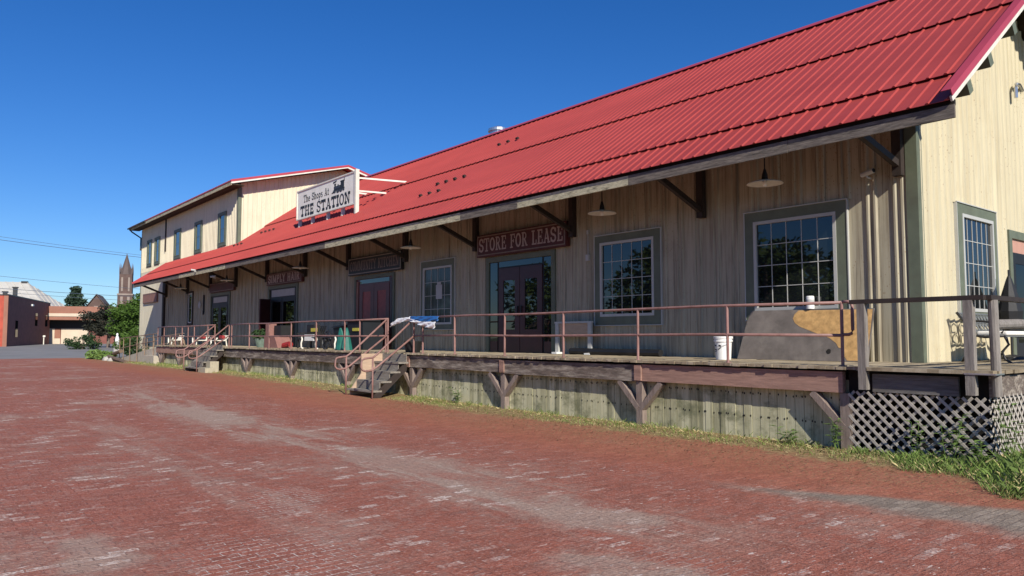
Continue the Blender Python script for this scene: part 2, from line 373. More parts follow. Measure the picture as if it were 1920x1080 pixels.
def tag(o, label=None, cat=None, group=None, kind=None):
    if label: o['label'] = label
    if cat: o['category'] = cat
    if group: o['group'] = group
    if kind: o['kind'] = kind
    return o
def thing(name, loc, label, cat, group=None):
    o = bpy.data.objects.new(name, None); COL.objects.link(o); o.location = loc
    o.empty_display_size = .2
    return tag(o, label, cat, group)
def copy_tree(o, parent=None):
    c = o.copy(); COL.objects.link(c)
    if parent is not None: c.parent = parent
    for ch in list(o.children): copy_tree(ch, c)
    return c
def bx(name, m, parent, *a):
    b = MB(); b.box(*a); return b.build(name, m, parent)

# ------------------------------------------------------------------ lettering
def arc(cx, cy, rx, ry, a0, a1, n=10):
    return [(cx + rx * math.cos(R(a0 + (a1 - a0) * i / n)), cy + ry * math.sin(R(a0 + (a1 - a0) * i / n))) for i in range(n + 1)]
def glyph(ch, st, th, sl):
    """strokes (points, width) in a box 1 high: st stem, th thin stroke, sl slab."""
    h = sl / 2; e = 1 - h
    foot = lambda x, w=.15: ([(x - w, h), (x + w, h)], sl)
    head = lambda x, w=.15: ([(x - w, e), (x + w, e)], sl)
    V = lambda x, w=st: ([(x, 0), (x, 1)], w)
    G = {
     'S': (.66, [([(.54, .72)] + arc(.32, .73, .21, .22, 20, 250) + arc(.33, .27, .22, .22, 75, -160) + [(.1, .3)], st), ([(.56, .66), (.56, .95)], th), ([(.08, .05), (.08, .34)], th)]),
     'T': (.72, [V(.36), ([(.03, e), (.69, e)], sl), ([(.06, .68), (.06, 1)], th), ([(.66, .68), (.66, 1)], th), foot(.36, .18)]),
     'O': (.70, [(arc(.35, .5, .25, .43, 0, 360, 20), st)]),
     'R': (.74, [V(.2), foot(.2), ([(.06, e), (.34, e)], sl), (arc(.34, .73, .2, .22, 90, -90) + [(.2, .5)], th * 1.2), ([(.38, .5), (.6, .02)], st), foot(.62, .1)]),
     'E': (.66, [V(.2), ([(.05, e), (.56, e)], sl), ([(.05, h), (.58, h)], sl), ([(.2, .5), (.44, .5)], th), ([(.55, .70), (.55, 1)], th), ([(.57, 0), (.57, .3)], th), ([(.44, .38), (.44, .62)], th)]),
     'F': (.64, [V(.2), ([(.05, e), (.56, e)], sl), foot(.2, .17), ([(.2, .5), (.44, .5)], th), ([(.55, .68), (.55, 1)], th), ([(.44, .38), (.44, .62)], th)]),
     'L': (.62, [V(.2), head(.2, .17), ([(.05, h), (.55, h)], sl), ([(.53, 0), (.53, .34)], th)]),
     'A': (.76, [([(.16, 0), (.38, 1)], th), ([(.38, 1), (.6, 0)], st), ([(.24, .32), (.54, .32)], th), foot(.15, .13), foot(.61, .14), ([(.26, e), (.44, e)], sl * .7)]),
     'H': (.80, [V(.2), V(.6), foot(.2), foot(.6), head(.2), head(.6), ([(.2, .5), (.6, .5)], th)]),
     'I': (.42, [V(.21), foot(.21, .17), head(.21, .17)]),
     'N': (.80, [V(.18, th), V(.62, th), ([(.16, 1), (.62, 0)], st), head(.14, .12), head(.62), foot(.18)]),
     'C': (.68, [(arc(.37, .5, .26, .43, 50, 310, 16), st), ([(.56, .62), (.56, .95)], th), ([(.56, .05), (.56, .34)], th)]),
     'M': (.94, [V(.16, th), V(.76), ([(.16, 1), (.46, .08)], st), ([(.46, .08), (.76, 1)], th), foot(.16, .13), foot(.76), head(.13, .1), head(.79, .1)]),
     'U': (.78, [([(.2, 1), (.2, .3)] + arc(.39, .3, .19, .25, 180, 360) + [(.58, 1)], st), head(.2), head(.58, .13)]),
     'Y': (.74, [([(.12, 1), (.36, .48), (.36, 0)], st), ([(.62, 1), (.36, .48)], th), foot(.36, .17), head(.13, .13), head(.6, .12)]),
     'K': (.78, [V(.2), foot(.2), head(.2), ([(.22, .45), (.6, 1)], th), ([(.34, .6), (.64, 0)], st), foot(.64, .11), head(.6, .11)]),
     'P': (.68, [V(.2), foot(.2, .17), ([(.05, e), (.34, e)], sl), (arc(.34, .72, .2, .23, 90, -90) + [(.2, .49)], st * .9)]),
     'h': (.62, [V(.15), ([(.15, .45)] + arc(.32, .45, .15, .17, 150, 0) + [(.47, 0)], st), foot(.15, .11), foot(.47, .11)]),
     'e': (.56, [(arc(.28, .32, .19, .27, 0, 320, 14), st), ([(.1, .34), (.46, .34)], th)]),
     'o': (.58, [(arc(.29, .32, .19, .27, 0, 360, 16), st)]),
     'p': (.60, [([(.15, .62), (.15, -.3)], st), (arc(.31, .33, .17, .26, 150, -150, 14), st), ([(.04, -.28), (.27, -.28)], sl * .8)]),
     's': (.50, [(arc(.25, .47, .14, .13, 30, 250) + arc(.25, .18, .15, .15, 70, -150), st)]),
     't': (.46, [([(.2, .85), (.2, .15)] + arc(.3, .15, .1, .12, 190, 320, 5), st), ([(.05, .58), (.38, .58)], th)]),
     ' ': (.40, []),
    }
    return G[ch]
def ribbon(pts, w):
    n = len(pts); out = []
    for i in range(n):
        a = pts[max(i - 1, 0)]; b = pts[min(i + 1, n - 1)]
        if i in (0, n - 1) and n > 3 and math.dist(pts[0], pts[-1]) < 1e-6: a, b = pts[-2], pts[1]
        dx, dy = b[0] - a[0], b[1] - a[1]; l = math.hypot(dx, dy) or 1
        out.append(((pts[i][0] - dy / l * w / 2, pts[i][1] + dx / l * w / 2), (pts[i][0] + dy / l * w / 2, pts[i][1] - dx / l * w / 2)))
    return out
def lettering(name, text, F, a0, a1, b0, b1, c, m, parent, st=.16, th=.1, sl=.11):
    mb = MB(); gl = [glyph(ch, st, th, sl) for ch in text]; tot = sum(g[0] for g in gl)
    sx = (a1 - a0) / tot; sy = b1 - b0; x = 0; k = 0
    for adv, strokes in gl:
        for pts, w in strokes:
            rb = ribbon(pts, w); k += 1; cc = c + .0006 * (k % 9)
            for i in range(len(rb) - 1):
                q = [rb[i][0], rb[i + 1][0], rb[i + 1][1], rb[i][1]]
                mb.face([F(a0 + (x + p[0]) * sx, b0 + p[1] * sy, cc) for p in q])
        x += adv
    return mb.build(name, m, parent, recalc=False)

# ------------------------------------------------------------------ camera
f_px, VP, HZ, EYE = 1410.0, 1155.0, 92.0, 1.6
pitch = math.atan(HZ / f_px); yaw = math.atan(VP / math.hypot(f_px, HZ))
fh = Vector((-math.cos(yaw), math.sin(yaw), 0)); rt = Vector((math.sin(yaw), math.cos(yaw), 0)); up = Vector((0, 0, 1))
fw = fh * math.cos(pitch) + up * math.sin(pitch); uv = -fh * math.sin(pitch) + up * math.cos(pitch)
cam = bpy.data.objects.new('camera', bpy.data.cameras.new('camera')); COL.objects.link(cam)
cam.matrix_world = Matrix(((rt.x, uv.x, -fw.x, 0), (rt.y, uv.y, -fw.y, 0), (rt.z, uv.z, -fw.z, EYE), (0, 0, 0, 1)))
cam.data.sensor_width = 36; cam.data.lens = 36 * f_px / 1920; cam.data.clip_end = 3000; cam.data.clip_start = .05
SC.camera = cam

# ------------------------------------------------------------------ light
SUN = Vector((1, -.35, .675)).normalized()
elev = math.asin(SUN.z); azim = math.atan2(SUN.x, SUN.y)
sun = bpy.data.objects.new('sun', bpy.data.lights.new('sun', 'SUN')); COL.objects.link(sun)
sun.data.energy = 5.0; sun.data.angle = R(.5); sun.data.color = (1, .93, .82)
sun.rotation_euler = (-SUN).to_track_quat('-Z', 'Y').to_euler(); sun.location = (10, -10, 30)
W = bpy.data.worlds.new('World'); SC.world = W; W.use_nodes = True
wt = W.node_tree; bg = wt.nodes['Background']
sky = N(wt, 'ShaderNodeTexSky', sky_type='NISHITA'); sky.sun_disc = False
sky.sun_elevation = elev; sky.sun_rotation = azim; sky.air_density = 1.0; sky.dust_density = 0.0; sky.ozone_density = 3.0
hs = N(wt, 'ShaderNodeHueSaturation', Saturation=1.32, Value=1.0)
L(wt, sky.outputs[0], hs.inputs['Color'])
L(wt, mixc(wt, 1.0, hs.outputs[0], (.78, 1.0, 1.42), 'MULTIPLY'), bg.inputs['Color'])
bg.inputs['Strength'].default_value = .068
SC.view_settings.view_transform = 'Standard'; SC.view_settings.look = 'None'; SC.view_settings.exposure = .2; SC.view_settings.gamma = 1

# ------------------------------------------------------------------ ground
def ss(a, b, x):
    t = max(0, min(1, (x - a) / (b - a))); return t * t * (3 - 2 * t)
def gz(x, y=0):
    return .2 * ss(-11, -30, x) + .35 * ss(-60, -140, x)
def sheet(name, xs, ys, dz, m, kind='structure', yfun=None):
    mb = MB()
    mb.grid([[(x, y, gz(x, y) + dz) for y in ys] for x in xs])
    return tag(mb.build(name, m, recalc=False), kind=kind)
lin = lambda a, b, n: [a + (b - a) * i / n for i in range(n + 1)]
sheet('ground', lin(-700, 400, 220), lin(-500, 700, 24), -.03, 'earth')
sheet('brick_paving', lin(-58, 12, 70), lin(-14, 10.9, 8), -.004, 'paving')
sheet('asphalt_road', lin(-150, -57.7, 40), lin(-60, 45, 8), -.012, 'asphalt')

# ------------------------------------------------------------------ station building
YW, XE, XL, XM = 13.0, -5.3, -56.6, -37.5     # front wall, near end wall, far end, two-storey corner
YR, YB, XR = 17.15, 21.3, -4.0                # ridge, rear wall, rake
SL, YE, ZE = .70, 11.05, 4.85
rz = lambda y: ZE + SL * ((y if y <= YR else 2 * YR - y) - YE)
DECK = 1.18
st = thing('station_building', (-30, 17, 0), 'long cream metal-sided former station with red metal roof and a two-storey far end', 'building')
FF = lambda a, b, c: (a, YW - c, b)           # front wall: along X, up, outwards
FE = lambda a, b, c: (XE + c, a, b)           # near end wall: along Y
FS = lambda a, b, c: (XM + c, a, b)           # upper storey end wall
PITCH = .229
def ribbed(name, m, F, a0, a1, bot, top, openings=(), plate=.10, rib=.032, pitch=PITCH, pair=False):
    mb = MB(); k_ = 0
    # flat sheet, cut along the roof line when top is a function
    cuts = [a0 + (a1 - a0) * i / 40 for i in range(41)] if callable(top) else [a0, a1]
    if callable(top): cuts = sorted(set(cuts + [q for q in (YR,) if a0 < q < a1]))
    tp = top if callable(top) else (lambda a: top)
    for u, v in zip(cuts, cuts[1:]):
        mb.hexa([F(u, bot, -plate), F(v, bot, -plate), F(v, bot, 0), F(u, bot, 0), F(u, tp(u), -plate), F(v, tp(v), -plate), F(v, tp(v), 0), F(u, tp(u), 0)])
    a = a0 + pitch * .5
    while a < a1 - .05:
        segs = [(bot, tp(a))]
        for (oa0, oa1, ob0, ob1) in openings:
            if oa0 - .045 < a < oa1 + .045:
                ns = []
                for s0, s1 in segs:
                    if ob0 > s0: ns.append((s0, min(s1, ob0)))
                    if ob1 < s1: ns.append((max(s0, ob1), s1))
                segs = [s for s in ns if s[1] - s[0] > .02]
        for s0, s1 in segs:
            w, n = .040, .016
            pr = [(a - w, 0), (a - n, rib), (a + n, rib), (a + w, 0)]
            mb.grid([[F(p[0], s0, p[1]) for p in pr], [F(p[0], s1, p[1]) for p in pr]])
        # minor rib between the majors
        a += pitch * (1.45 if k_ % 2 else .55) if pair else pitch; k_ += 1
    return mb.build(name, m, st, recalc=False)
OPEN = [(-8.55, -6.48, 1.93, 4.04), (-12.7, -10.68, 1.88, 4.01), (-20.46, -18.58, 1.84, 3.99), (-17.03, -14.12, 1.1, 3.84),
        (-25.0, -22.14, 1.1, 3.8), (-33.3, -30.05, 1.1, 3.9), (-41.4, -38.35, 1.1, 3.92), (-45.4, -44.5, 2.3, 4.2)]
ribbed('front_wall', 'creamshade', FF, -50.2, XE, DECK - .05, rz(YW) - .12, OPEN, pair=True)
bx('foundation_wall', 'beamgrey', st, -50.2, XE - .02, YW + .01, YW + .2, -.3, DECK - .05)
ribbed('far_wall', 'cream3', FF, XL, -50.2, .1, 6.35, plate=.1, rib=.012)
UW = [(-55.03, -53.79), (-53.09, -51.87), (-48.60, -47.23), (-44.51, -43.24), (-40.46, -39.22)]
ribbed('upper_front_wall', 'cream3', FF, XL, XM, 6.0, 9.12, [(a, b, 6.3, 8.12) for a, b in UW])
UY, UYE, UZE, USL = 18.6, 12.34, 9.22, .26
uz = lambda y: UZE + USL * ((y if y <= UY else 2 * UY - y) - UYE)
def upper_top(a): return uz(a) - .1
def ribbed2(name, F, a0, a1, bot, topf, peak):
    mb = MB(); cuts = sorted([a0 + (a1 - a0) * i / 30 for i in range(31)] + [peak])
    for u, v in zip(cuts, cuts[1:]):
        mb.hexa([F(u, bot(u), -.1), F(v, bot(v), -.1), F(v, bot(v), 0), F(u, bot(u), 0), F(u, topf(u), -.1), F(v, topf(v), -.1), F(v, topf(v), 0), F(u, topf(u), 0)])
    a = a0 + PITCH / 2
    while a < a1 - .05:
        w, n, r = .036, .014, .022
        pr = [(a - w, 0), (a - n, r), (a + n, r), (a + w, 0)]
        mb.grid([[F(p[0], bot(a), p[1]) for p in pr], [F(p[0], topf(a), p[1]) for p in pr]]); a += PITCH
    return mb.build(name, 'cream3', st, recalc=False)
ribbed2('upper_gable_wall', FS, YW + .1, 24.2, lambda a: 5.9, upper_top, UY)
EOPEN = [(14.5, 16.39, 1.93, 4.0), (17.08, 18.95, 1.1, 3.74)]
mb = MB()
ribbed('gable_wall', 'cream', FE, YW, YB, DECK - .05, lambda a: rz(a) - .12, EOPEN)
bx('rear_wall', 'cream', st, XL, XE - .1, YB - .1, YB, 0, 6.0)
bx('far_end_wall', 'cream', st, XL - .1, XL, YW, 24.8, 0, 9.2)
bx('upper_rear_wall', 'cream', st, XL, XM, 24.8, 24.9, 0, 9.2)
# corner trims
mb = MB(); mb.box(XE - .16, XE + .028, YW - .032, YW + .002, DECK, 5.95); mb.box(XE + .0005, XE + .030, YW + .002, YW + .16, DECK, 6.0)
mb.build('corner_trim', 'trim', st)
mb = MB(); mb.box(XM - .16, XM + .028, YW - .032, YW + .002, 6.2, 9.05); mb.box(XM + .0005, XM + .030, YW + .002, YW + .14, 6.2, 9.1)
mb.build('corner_trim', 'trim', st)
bx('corner_trim', 'trim', st, XL - .03, XL + .08, YW - .03, YW + .002, .2, 9.0)
bx('corner_post', 'bracket', st, -50.5, -50.2, YW - .14, YW + .0, .3, 6.0)

# --- roof
def slope_sheet(mb, x0, x1, y0, y1, lift, th, mi=0):
    P = lambda x, y, l: (x, y - l * .573, rz(y) + l * .819)
    mb.hexa([P(x0, y0, lift - th), P(x1, y0, lift - th), P(x1, y1, lift - th), P(x0, y1, lift - th), P(x0, y0, lift), P(x1, y0, lift), P(x1, y1, lift), P(x0, y1, lift)], mi)
    x = x0 + .12
    while x < x1 - .05:
        pr = [(-.030, 0), (-.012, .021), (.012, .021), (.030, 0)]
        r0 = [P(x + a, y0, lift + h) for a, h in pr]; r1 = [P(x + a, y1, lift + h) for a, h in pr]
        mb.grid([r0, r1], mi); mb.face(r0, mi)
        x += .25
def roof_part(name, pieces):
    mb = MB()
    for p in pieces: slope_sheet(mb, *p)
    return mb.build(name, 'roof', st, recalc=False)
XRL = -50.2
roof = roof_part('roof', [(XRL, XR - .02, YE, 11.98, .0, .006), (XRL, XM, 11.90, YW, .045, .006), (XM, XR - .1, 11.90, 14.45, .045, .006), (XM, XR - .1, 14.36, YR, .09, .006)])
P = lambda x, y, l: (x, y - l * .573, rz(y) + l * .819)
mb = MB()   # rear slope
mb.face([(XM, YR, rz(YR) + .08), (XR, YR, rz(YR) + .08), (XR, 2 * YR - YE, ZE), (XM, 2 * YR - YE, ZE)]); mb.build('rear_slope', 'roof', roof, recalc=False)
mb = MB(); yb = 2 * YR - YE - .1
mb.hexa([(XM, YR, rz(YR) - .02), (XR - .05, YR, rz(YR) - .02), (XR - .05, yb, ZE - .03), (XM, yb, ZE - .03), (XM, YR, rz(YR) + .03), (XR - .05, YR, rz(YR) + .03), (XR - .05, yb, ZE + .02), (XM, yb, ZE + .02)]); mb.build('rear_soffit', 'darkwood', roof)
mb = MB()   # ridge cap
for s in (-1, 1):
    mb.hexa([(XM, YR, rz(YR) + .175), (XR, YR, rz(YR) + .175), (XR, YR + s * .22, rz(YR) + .175 - .15), (XM, YR + s * .22, rz(YR) + .175 - .15),
             (XM, YR, rz(YR) + .185), (XR, YR, rz(YR) + .185), (XR, YR + s * .22, rz(YR) + .185 - .15), (XM, YR + s * .22, rz(YR) + .185 - .15)])
mb.build('ridge_cap', 'raketrim', roof, recalc=False)
mb = MB()   # rake trim: red metal angle over a pale board
def rakebar(x0, x1, l0, l1, ya=YE, yb=YR):
    mb.hexa([P(x0, ya, l0), P(x1, ya, l0), P(x1, yb, l0), P(x0, yb, l0), P(x0, ya, l1), P(x1, ya, l1), P(x1, yb, l1), P(x0, yb, l1)])
rakebar(XR - .12, XR, .137, .145); rakebar(XR - .0005, XR + .012, .045, .145)
mb.build('rake_trim', 'raketrim', roof)
mb = MB(); rakebar(XR - .03, XR - .002, -.03, .044); mb.build('rake_board', 'whitepaint', roof)
mb = MB(); rakebar(XRL - .012, XRL, -.03, .075, YE, YW); mb.build('rake_trim', 'raketrim', roof)
mb = MB(); rakebar(XRL, XRL + .03, -.17, -.035, YE, YW); mb.build('rake_board', 'whitepaint', roof)
mb = MB()   # rear rake, seen from a step aside
mb.hexa([(XR - .03, YR, rz(YR) - .25), (XR, YR, rz(YR) - .25), (XR, 2 * YR - YE, ZE - .25), (XR - .03, 2 * YR - YE, ZE - .25), (XR - .03, YR, rz(YR) + .07), (XR, YR, rz(YR) + .07), (XR, 2 * YR - YE, ZE + .0), (XR - .03, 2 * YR - YE, ZE + .0)])
mb.build('rake_board', 'whitepaint', roof)
# roof deck underside
mb = MB()
def under(x0, x1, y0, y1, l0, l1):
    mb.hexa([P(x0, y0, l0), P(x1, y0, l0), P(x1, y1, l0), P(x0, y1, l0), P(x0, y0, l1), P(x1, y0, l1), P(x1, y1, l1), P(x0, y1, l1)])
under(XRL + .04, XR - .04, YE + .09, YW + .02, -.055, -.012); under(XE - .02, XR - .04, YW + .021, YR, -.055, -.012)
x = XRL + .6
while x < XR - .2:
    under(x, x + .06, YE + .19, YW + .02, -.17, -.057); x += 1.2
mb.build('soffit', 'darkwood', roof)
for y in (11.75, 12.62, 13.75, 14.85, 16.0):
    mb = MB(); mb.hexa([P(XE if y > YW else -5.6, y - .07, -.26), P(XR - .05, y - .07, -.26), P(XR - .05, y + .07, -.26), P(XE if y > YW else -5.6, y + .07, -.26), P(XE if y > YW else -5.6, y - .07, -.058), P(XR - .05, y - .07, -.058), P(XR - .05, y + .07, -.058), P(XE if y > YW else -5.6, y + .07, -.058)])
    mb.build('lookout_beam', 'trim', roof)
# snow guard stubs still on the sheets
SG = [(-19.4, 15.4), (-18.95, 15.42), (-18.5, 15.44), (-19.95, 12.66), (-19.45, 12.67), (-18.95, 12.67), (-20.0, 13.33), (-19.53, 13.34), (-19.06, 13.35), (-18.55, 13.34),
      (-37.0, 12.72), (-36.5, 12.72), (-36.0, 12.72), (-35.5, 13.5), (-35.0, 13.5), (-34.5, 13.5), (-34.0, 13.5)]
for (x, y) in SG:
    mb = MB(); l = .12 if y > 14.4 else .065; c = P(x, y, l)
    mb.hexa([P(x - .05, y - .05, l), P(x + .05, y - .05, l), P(x + .05, y + .03, l), P(x - .05, y + .03, l), P(x - .05, y - .04, l + .07), P(x + .05, y - .04, l + .07), P(x + .05, y + .0, l + .07), P(x - .05, y + .0, l + .07)])
    mb.build('snow_guard', 'bracket', roof)
# --- eave fascia boards, each length with its own wear
BP = [(-50.2, -40.6, 'fascia_dark'), (-40.6, -33.6, 'fascia_cream'), (-33.6, -26.4, 'fascia_dark'), (-26.4, -23.6, 'fascia_dark'), (-23.6, -15.7, 'fascia_cream'),
      (-15.7, -13.4, 'fascia_dark'), (-13.4, -9.95, 'fascia_cream'), (-9.95, -6.5, 'fascia_dark'), (-6.5, XR, 'fascia_dark')]
for i, (a, b, m) in enumerate(BP):
    mb = MB(); dz = random.uniform(-.012, .012); mb.box(a + .004, b - .004, YE + .055 + random.uniform(0, .006), YE + .10, 4.605 + dz, 4.795)
    mb.build('fascia_board', m, roof)
mb = MB(); mb.box(XRL + .03, XR - .02, YE + .11, YE + .16, 4.797, 4.878); mb.build('eave_shade_board', 'nail', roof)  # black board added for the dark shade band below the roof edge
# --- upper roof
def uP(x, y, l): return (x, y, uz(y) + l)
ux0, ux1 = -57.5, -36.75
mb = MB()
for ya, yb in ((UYE, UY), (UY, 2 * UY - UYE)):
    mb.hexa([uP(ux0, ya, -.03), uP(ux1, ya, -.03), uP(ux1, yb, -.03), uP(ux0, yb, -.03), uP(ux0, ya, .03), uP(ux1, ya, .03), uP(ux1, yb, .03), uP(ux0, yb, .03)])
    x = ux0 + .1
    while x < ux1:
        mb.grid([[uP(x - .03, ya, .031), uP(x, ya, .055), uP(x + .03, ya, .031)], [uP(x - .03, yb, .031), uP(x, yb, .055), uP(x + .03, yb, .031)]]); x += .25
ur = mb.build('upper_roof', 'roof', st, recalc=False)
mb = MB()
mb.hexa([uP(ux1 - .03, UYE + .02, -.11), uP(ux1, UYE + .02, -.14), uP(ux1, UY, -.11), uP(ux1 - .03, UY, -.11), uP(ux1 - .03, UYE + .02, -.032), uP(ux1, UYE + .02, -.032), uP(ux1, UY, -.032), uP(ux1 - .03, UY, -.032)])
ye = 2 * UY - UYE
mb.hexa([uP(ux1 - .03, UY, -.14), uP(ux1, UY, -.14), uP(ux1, ye, -.14), uP(ux1 - .03, ye, -.14), uP(ux1 - .03, UY, -.032), uP(ux1, UY, -.032), uP(ux1, ye, -.032), uP(ux1 - .03, ye, -.032)])
mb.build('rake_board', 'whitepaint', ur)
mb = MB()
for a, b in ((UYE, UY), (UY, ye)):
    mb.hexa([uP(ux1 + .001, a, -.05), uP(ux1 + .012, a, -.05), uP(ux1 + .012, b, -.05), uP(ux1 + .001, b, -.05), uP(ux1 + .001, a, .06), uP(ux1 + .012, a, .06), uP(ux1 + .012, b, .06), uP(ux1 + .001, b, .06)])
mb.build('rake_trim', 'raketrim', ur)
mb = MB()
for a, b, zz in ((ux0, -52.0, 0), (-52.0, -45.5, .01), (-45.5, ux1 - .04, 0)): mb.box(a + .01, b - .01, UYE + .02, UYE + .06, UZE - .20 + zz, UZE - .035)
mb.build('fascia_board', 'fascia_cream', ur)
mb = MB(); mb.box(ux0, ux1 - .04, UYE + .061, YW, UZE - .17, UZE - .12); mb.build('soffit', 'darkwood', ur)
mb = MB()   # gutter and its leader at the far corner
mb.tube([(ux0 - .1, UYE - .05, UZE - .06), (-53, UYE - .05, UZE - .05)], .055, 8)
mb.tube([(ux0 + .3, UYE - .05, UZE - .1), (ux0 + .35, UYE + .1, UZE - .3), (XL + .02, YW - .09, UZE - .75), (XL + .02, YW - .09, 7.6)], .05, 8)
mb.build('gutter', 'iron', ur)
bx('downpipe', 'bracket', st, -50.6, -50.48, YW - .07, YW - .005, 7.0, 9.05)

# --- brackets under the eave
for x in (-5.55, -9.55, -13.42, -17.46, -21.36, -25.4, -29.27, -33.36, -37.4, -41.3, -45.4, -49.9):
    mb = MB(); m = .075
    mb.box(x - m, x + m, YW - .16, YW - .023, 4.08 if x != -5.55 else 4.3, rz(YW) - .25)
    mb.beam((x, YW - .14, 4.24 if x != -5.55 else 4.5), (x, 11.3, 4.86), .09, .11)
    mb.build('eave_bracket', 'bracket', st)

# --- windows and doors: trim is the part; frame, panes and leaves are its sub-parts
def frame_bars(mb, F, a0, a1, b0, b1, w, c0, c1):
    mb.mbox(F, a0, a1, b1 - w, b1, c0, c1); mb.mbox(F, a0, a1, b0, b0 + w, c0, c1)
    mb.mbox(F, a0, a0 + w, b0 + w, b1 - w, c0, c1); mb.mbox(F, a1 - w, a1, b0 + w, b1 - w, c0, c1)
def window(F, T, FR, cols, rows, trim='trim', frame='white', glass='glass', fw=.06, tc=.045):
    a0, a1, b0, b1 = T; f0, f1, g0, g1 = FR
    mb = MB()
    mb.mbox(F, a0, a1, g1, b1, 0.001, tc); mb.mbox(F, a0, a1, b0, g0, .001, tc)
    mb.mbox(F, a0, f0, g0, g1, .001, tc); mb.mbox(F, f1, a1, g0, g1, .001, tc)
    w = mb.build('window', trim, st)
    mb = MB()   # thin drip edge round the trim
    mb.mbox(F, a0 - .02, a1 + .02, b1, b1 + .018, .001, tc + .02); mb.mbox(F, a1, a1 + .018, b0, b1, .001, tc + .012)
    mb.mbox(F, a0 - .018, a0, b0, b1, .001, tc + .012); mb.mbox(F, a0 - .02, a1 + .02, b0 - .018, b0, .001, tc + .02)
    mb.build('drip_edge', 'white' if trim == 'trim' and frame == 'white' else trim, w)
    mb = MB(); frame_bars(mb, F, f0, f1, g0, g1, fw, .002, .055)
    mb.build('frame', frame, w)
    mb = MB()
    for i in range(1, cols):
        a = f0 + fw + (f1 - f0 - 2 * fw) * i / cols; mb.mbox(F, a - .0065, a + .0065, g0 + fw, g1 - fw, .0105, .02)
    for j in range(1, rows):
        b = g0 + fw + (g1 - g0 - 2 * fw) * j / rows; mb.mbox(F, f0 + fw, f1 - fw, b - .0065, b + .0065, .0105, .0215)
    if cols * rows > 1: mb.build('glazing_bars', frame, w)
    mb = MB(); mb.mbox(F, f0 + fw, f1 - fw, g0 + fw, g1 - fw, .002, .010); mb.build('pane', glass, w)
    return w
window(FF, (-8.55, -6.48, 1.93, 4.04), (-8.36, -6.68, 2.11, 3.85), 5, 4)
window(FF, (-12.70, -10.68, 1.88, 4.01), (-12.53, -10.88, 2.08, 3.84), 5, 4)
wc = window(FF, (-20.46, -18.58, 1.84, 3.99), (-20.34, -18.73, 1.99, 3.79), 4, 4, glass='glasscurtain')
mb = MB(); mb.mbox(FF, -19.62, -19.28, 2.78, 3.22, .0225, .026); mb.build('paper_notice', 'paper', wc)
mb = MB(); mb.mbox(FF, -19.56, -19.34, 3.225, 3.30, .0225, .026); mb.build('paper_notice', 'paper', wc)
window(FF, (-45.43, -44.5, 2.3, 4.2), (-45.3, -44.62, 2.4, 4.1), 1, 2, 'bracket', 'white', 'glassdark')
for a, b in UW: window(FF, (a, b, 6.35, 8.1), (a + .2, b - .2, 6.5, 8.0), 1, 2, 'trim', 'trim', 'glassup', fw=.035)
window(FE, (14.5, 16.39, 1.93, 4.0), (14.74, 16.24, 2.06, 3.82), 6, 4)
def doorway(F, T, tw, inner='black', trim='trim'):
    a0, a1, b0, b1 = T; mb = MB()
    mb.mbox(F, a0, a0 + tw, b0, b1 - tw, .001, .05); mb.mbox(F, a1 - tw, a1, b0, b1 - tw, .001, .05); mb.mbox(F, a0, a1, b1 - tw, b1, .001, .05)
    d = mb.build('door', trim, st)
    mb = MB(); mb.mbox(F, a0 + tw, a1 - tw, b0, b1 - tw, .001, .006); mb.build('recess', inner, d)
    return d
def leaf(d, F, a0, a1, b0, b1, m, glass, side=.13, top=.16, bot=.42, mid=None, c=.03):
    mb = MB(); mb.mbox(F, a0, a0 + side, b0, b1, .007, c); mb.mbox(F, a1 - side, a1, b0, b1, .007, c)
    mb.mbox(F, a0 + side, a1 - side, b1 - top, b1, .007, c); mb.mbox(F, a0 + side, a1 - side, b0, b0 + bot, .007, c)
    if mid: mb.mbox(F, a0 + side, a1 - side, mid, mid + .12, .007, c)
    mb.build('door_leaf', m, d)
    mb = MB(); mb.mbox(F, a0 + side, a1 - side, b0 + bot, b1 - top, .007, .014); mb.build('pane', glass, d)
def handle(d, F, a, b):
    mb = MB(); mb.mbox(F, a - .02, a + .02, b - .14, b + .14, .031, .075); mb.build('handle', 'iron', d)
D0 = DECK + .005
d = doorway(FF, (-17.02, -14.12, D0, 3.84), .14, 'black')
leaf(d, FF, -16.45, -15.55, D0, 3.50, 'maroon', 'glass', .2, .34, .62); leaf(d, FF, -15.53, -14.63, D0, 3.50, 'maroon', 'glass', .2, .34, .62)
handle(d, FF, -15.62, 2.3); handle(d, FF, -15.46, 2.3)
for a0, a1 in ((-16.84, -16.52), (-14.56, -14.28)):
    mb = MB(); mb.mbox(FF, a0, a1, D0 + .3, 3.68, .007, .02); mb.build('side_light', 'glass', d)
    mb = MB(); mb.mbox(FF, a0, a1, D0, D0 + .3, .007, .024); mb.build('kick_panel', 'maroon', d)
mb = MB(); mb.mbox(FF, -16.45, -14.63, 3.54, 3.69, .007, .02); mb.build('transom', 'glass', d)
d = doorway(FF, (-25.0, -22.14, D0, 3.80), .12, 'reddoor')
for a0, a1 in ((-24.62, -23.56), (-23.54, -22.48)):
    leaf(d, FF, a0, a1, D0, 3.48, 'reddoor', 'redpanel', .24, .26, .95)
for a in (-24.78, -22.36):
    mb = MB(); mb.mbox(FF, a - .06, a + .06, D0, 3.6, .007, .04); mb.build('side_post', 'signredpale' if a < -24 else 'maroon', d)
mb = MB(); mb.mbox(FF, -24.6, -22.5, 3.52, 3.66, .007, .02); mb.build('transom', 'glass', d)
d = doorway(FF, (-33.3, -30.05, D0, 3.9), .16, 'black')
leaf(d, FF, -31.7, -30.3, D0, 3.3, 'black', 'glassdark', .12, .16, .5)
leaf(d, FF, -32.9, -31.75, D0, 3.3, 'black', 'glassdark', .12, .16, .3)
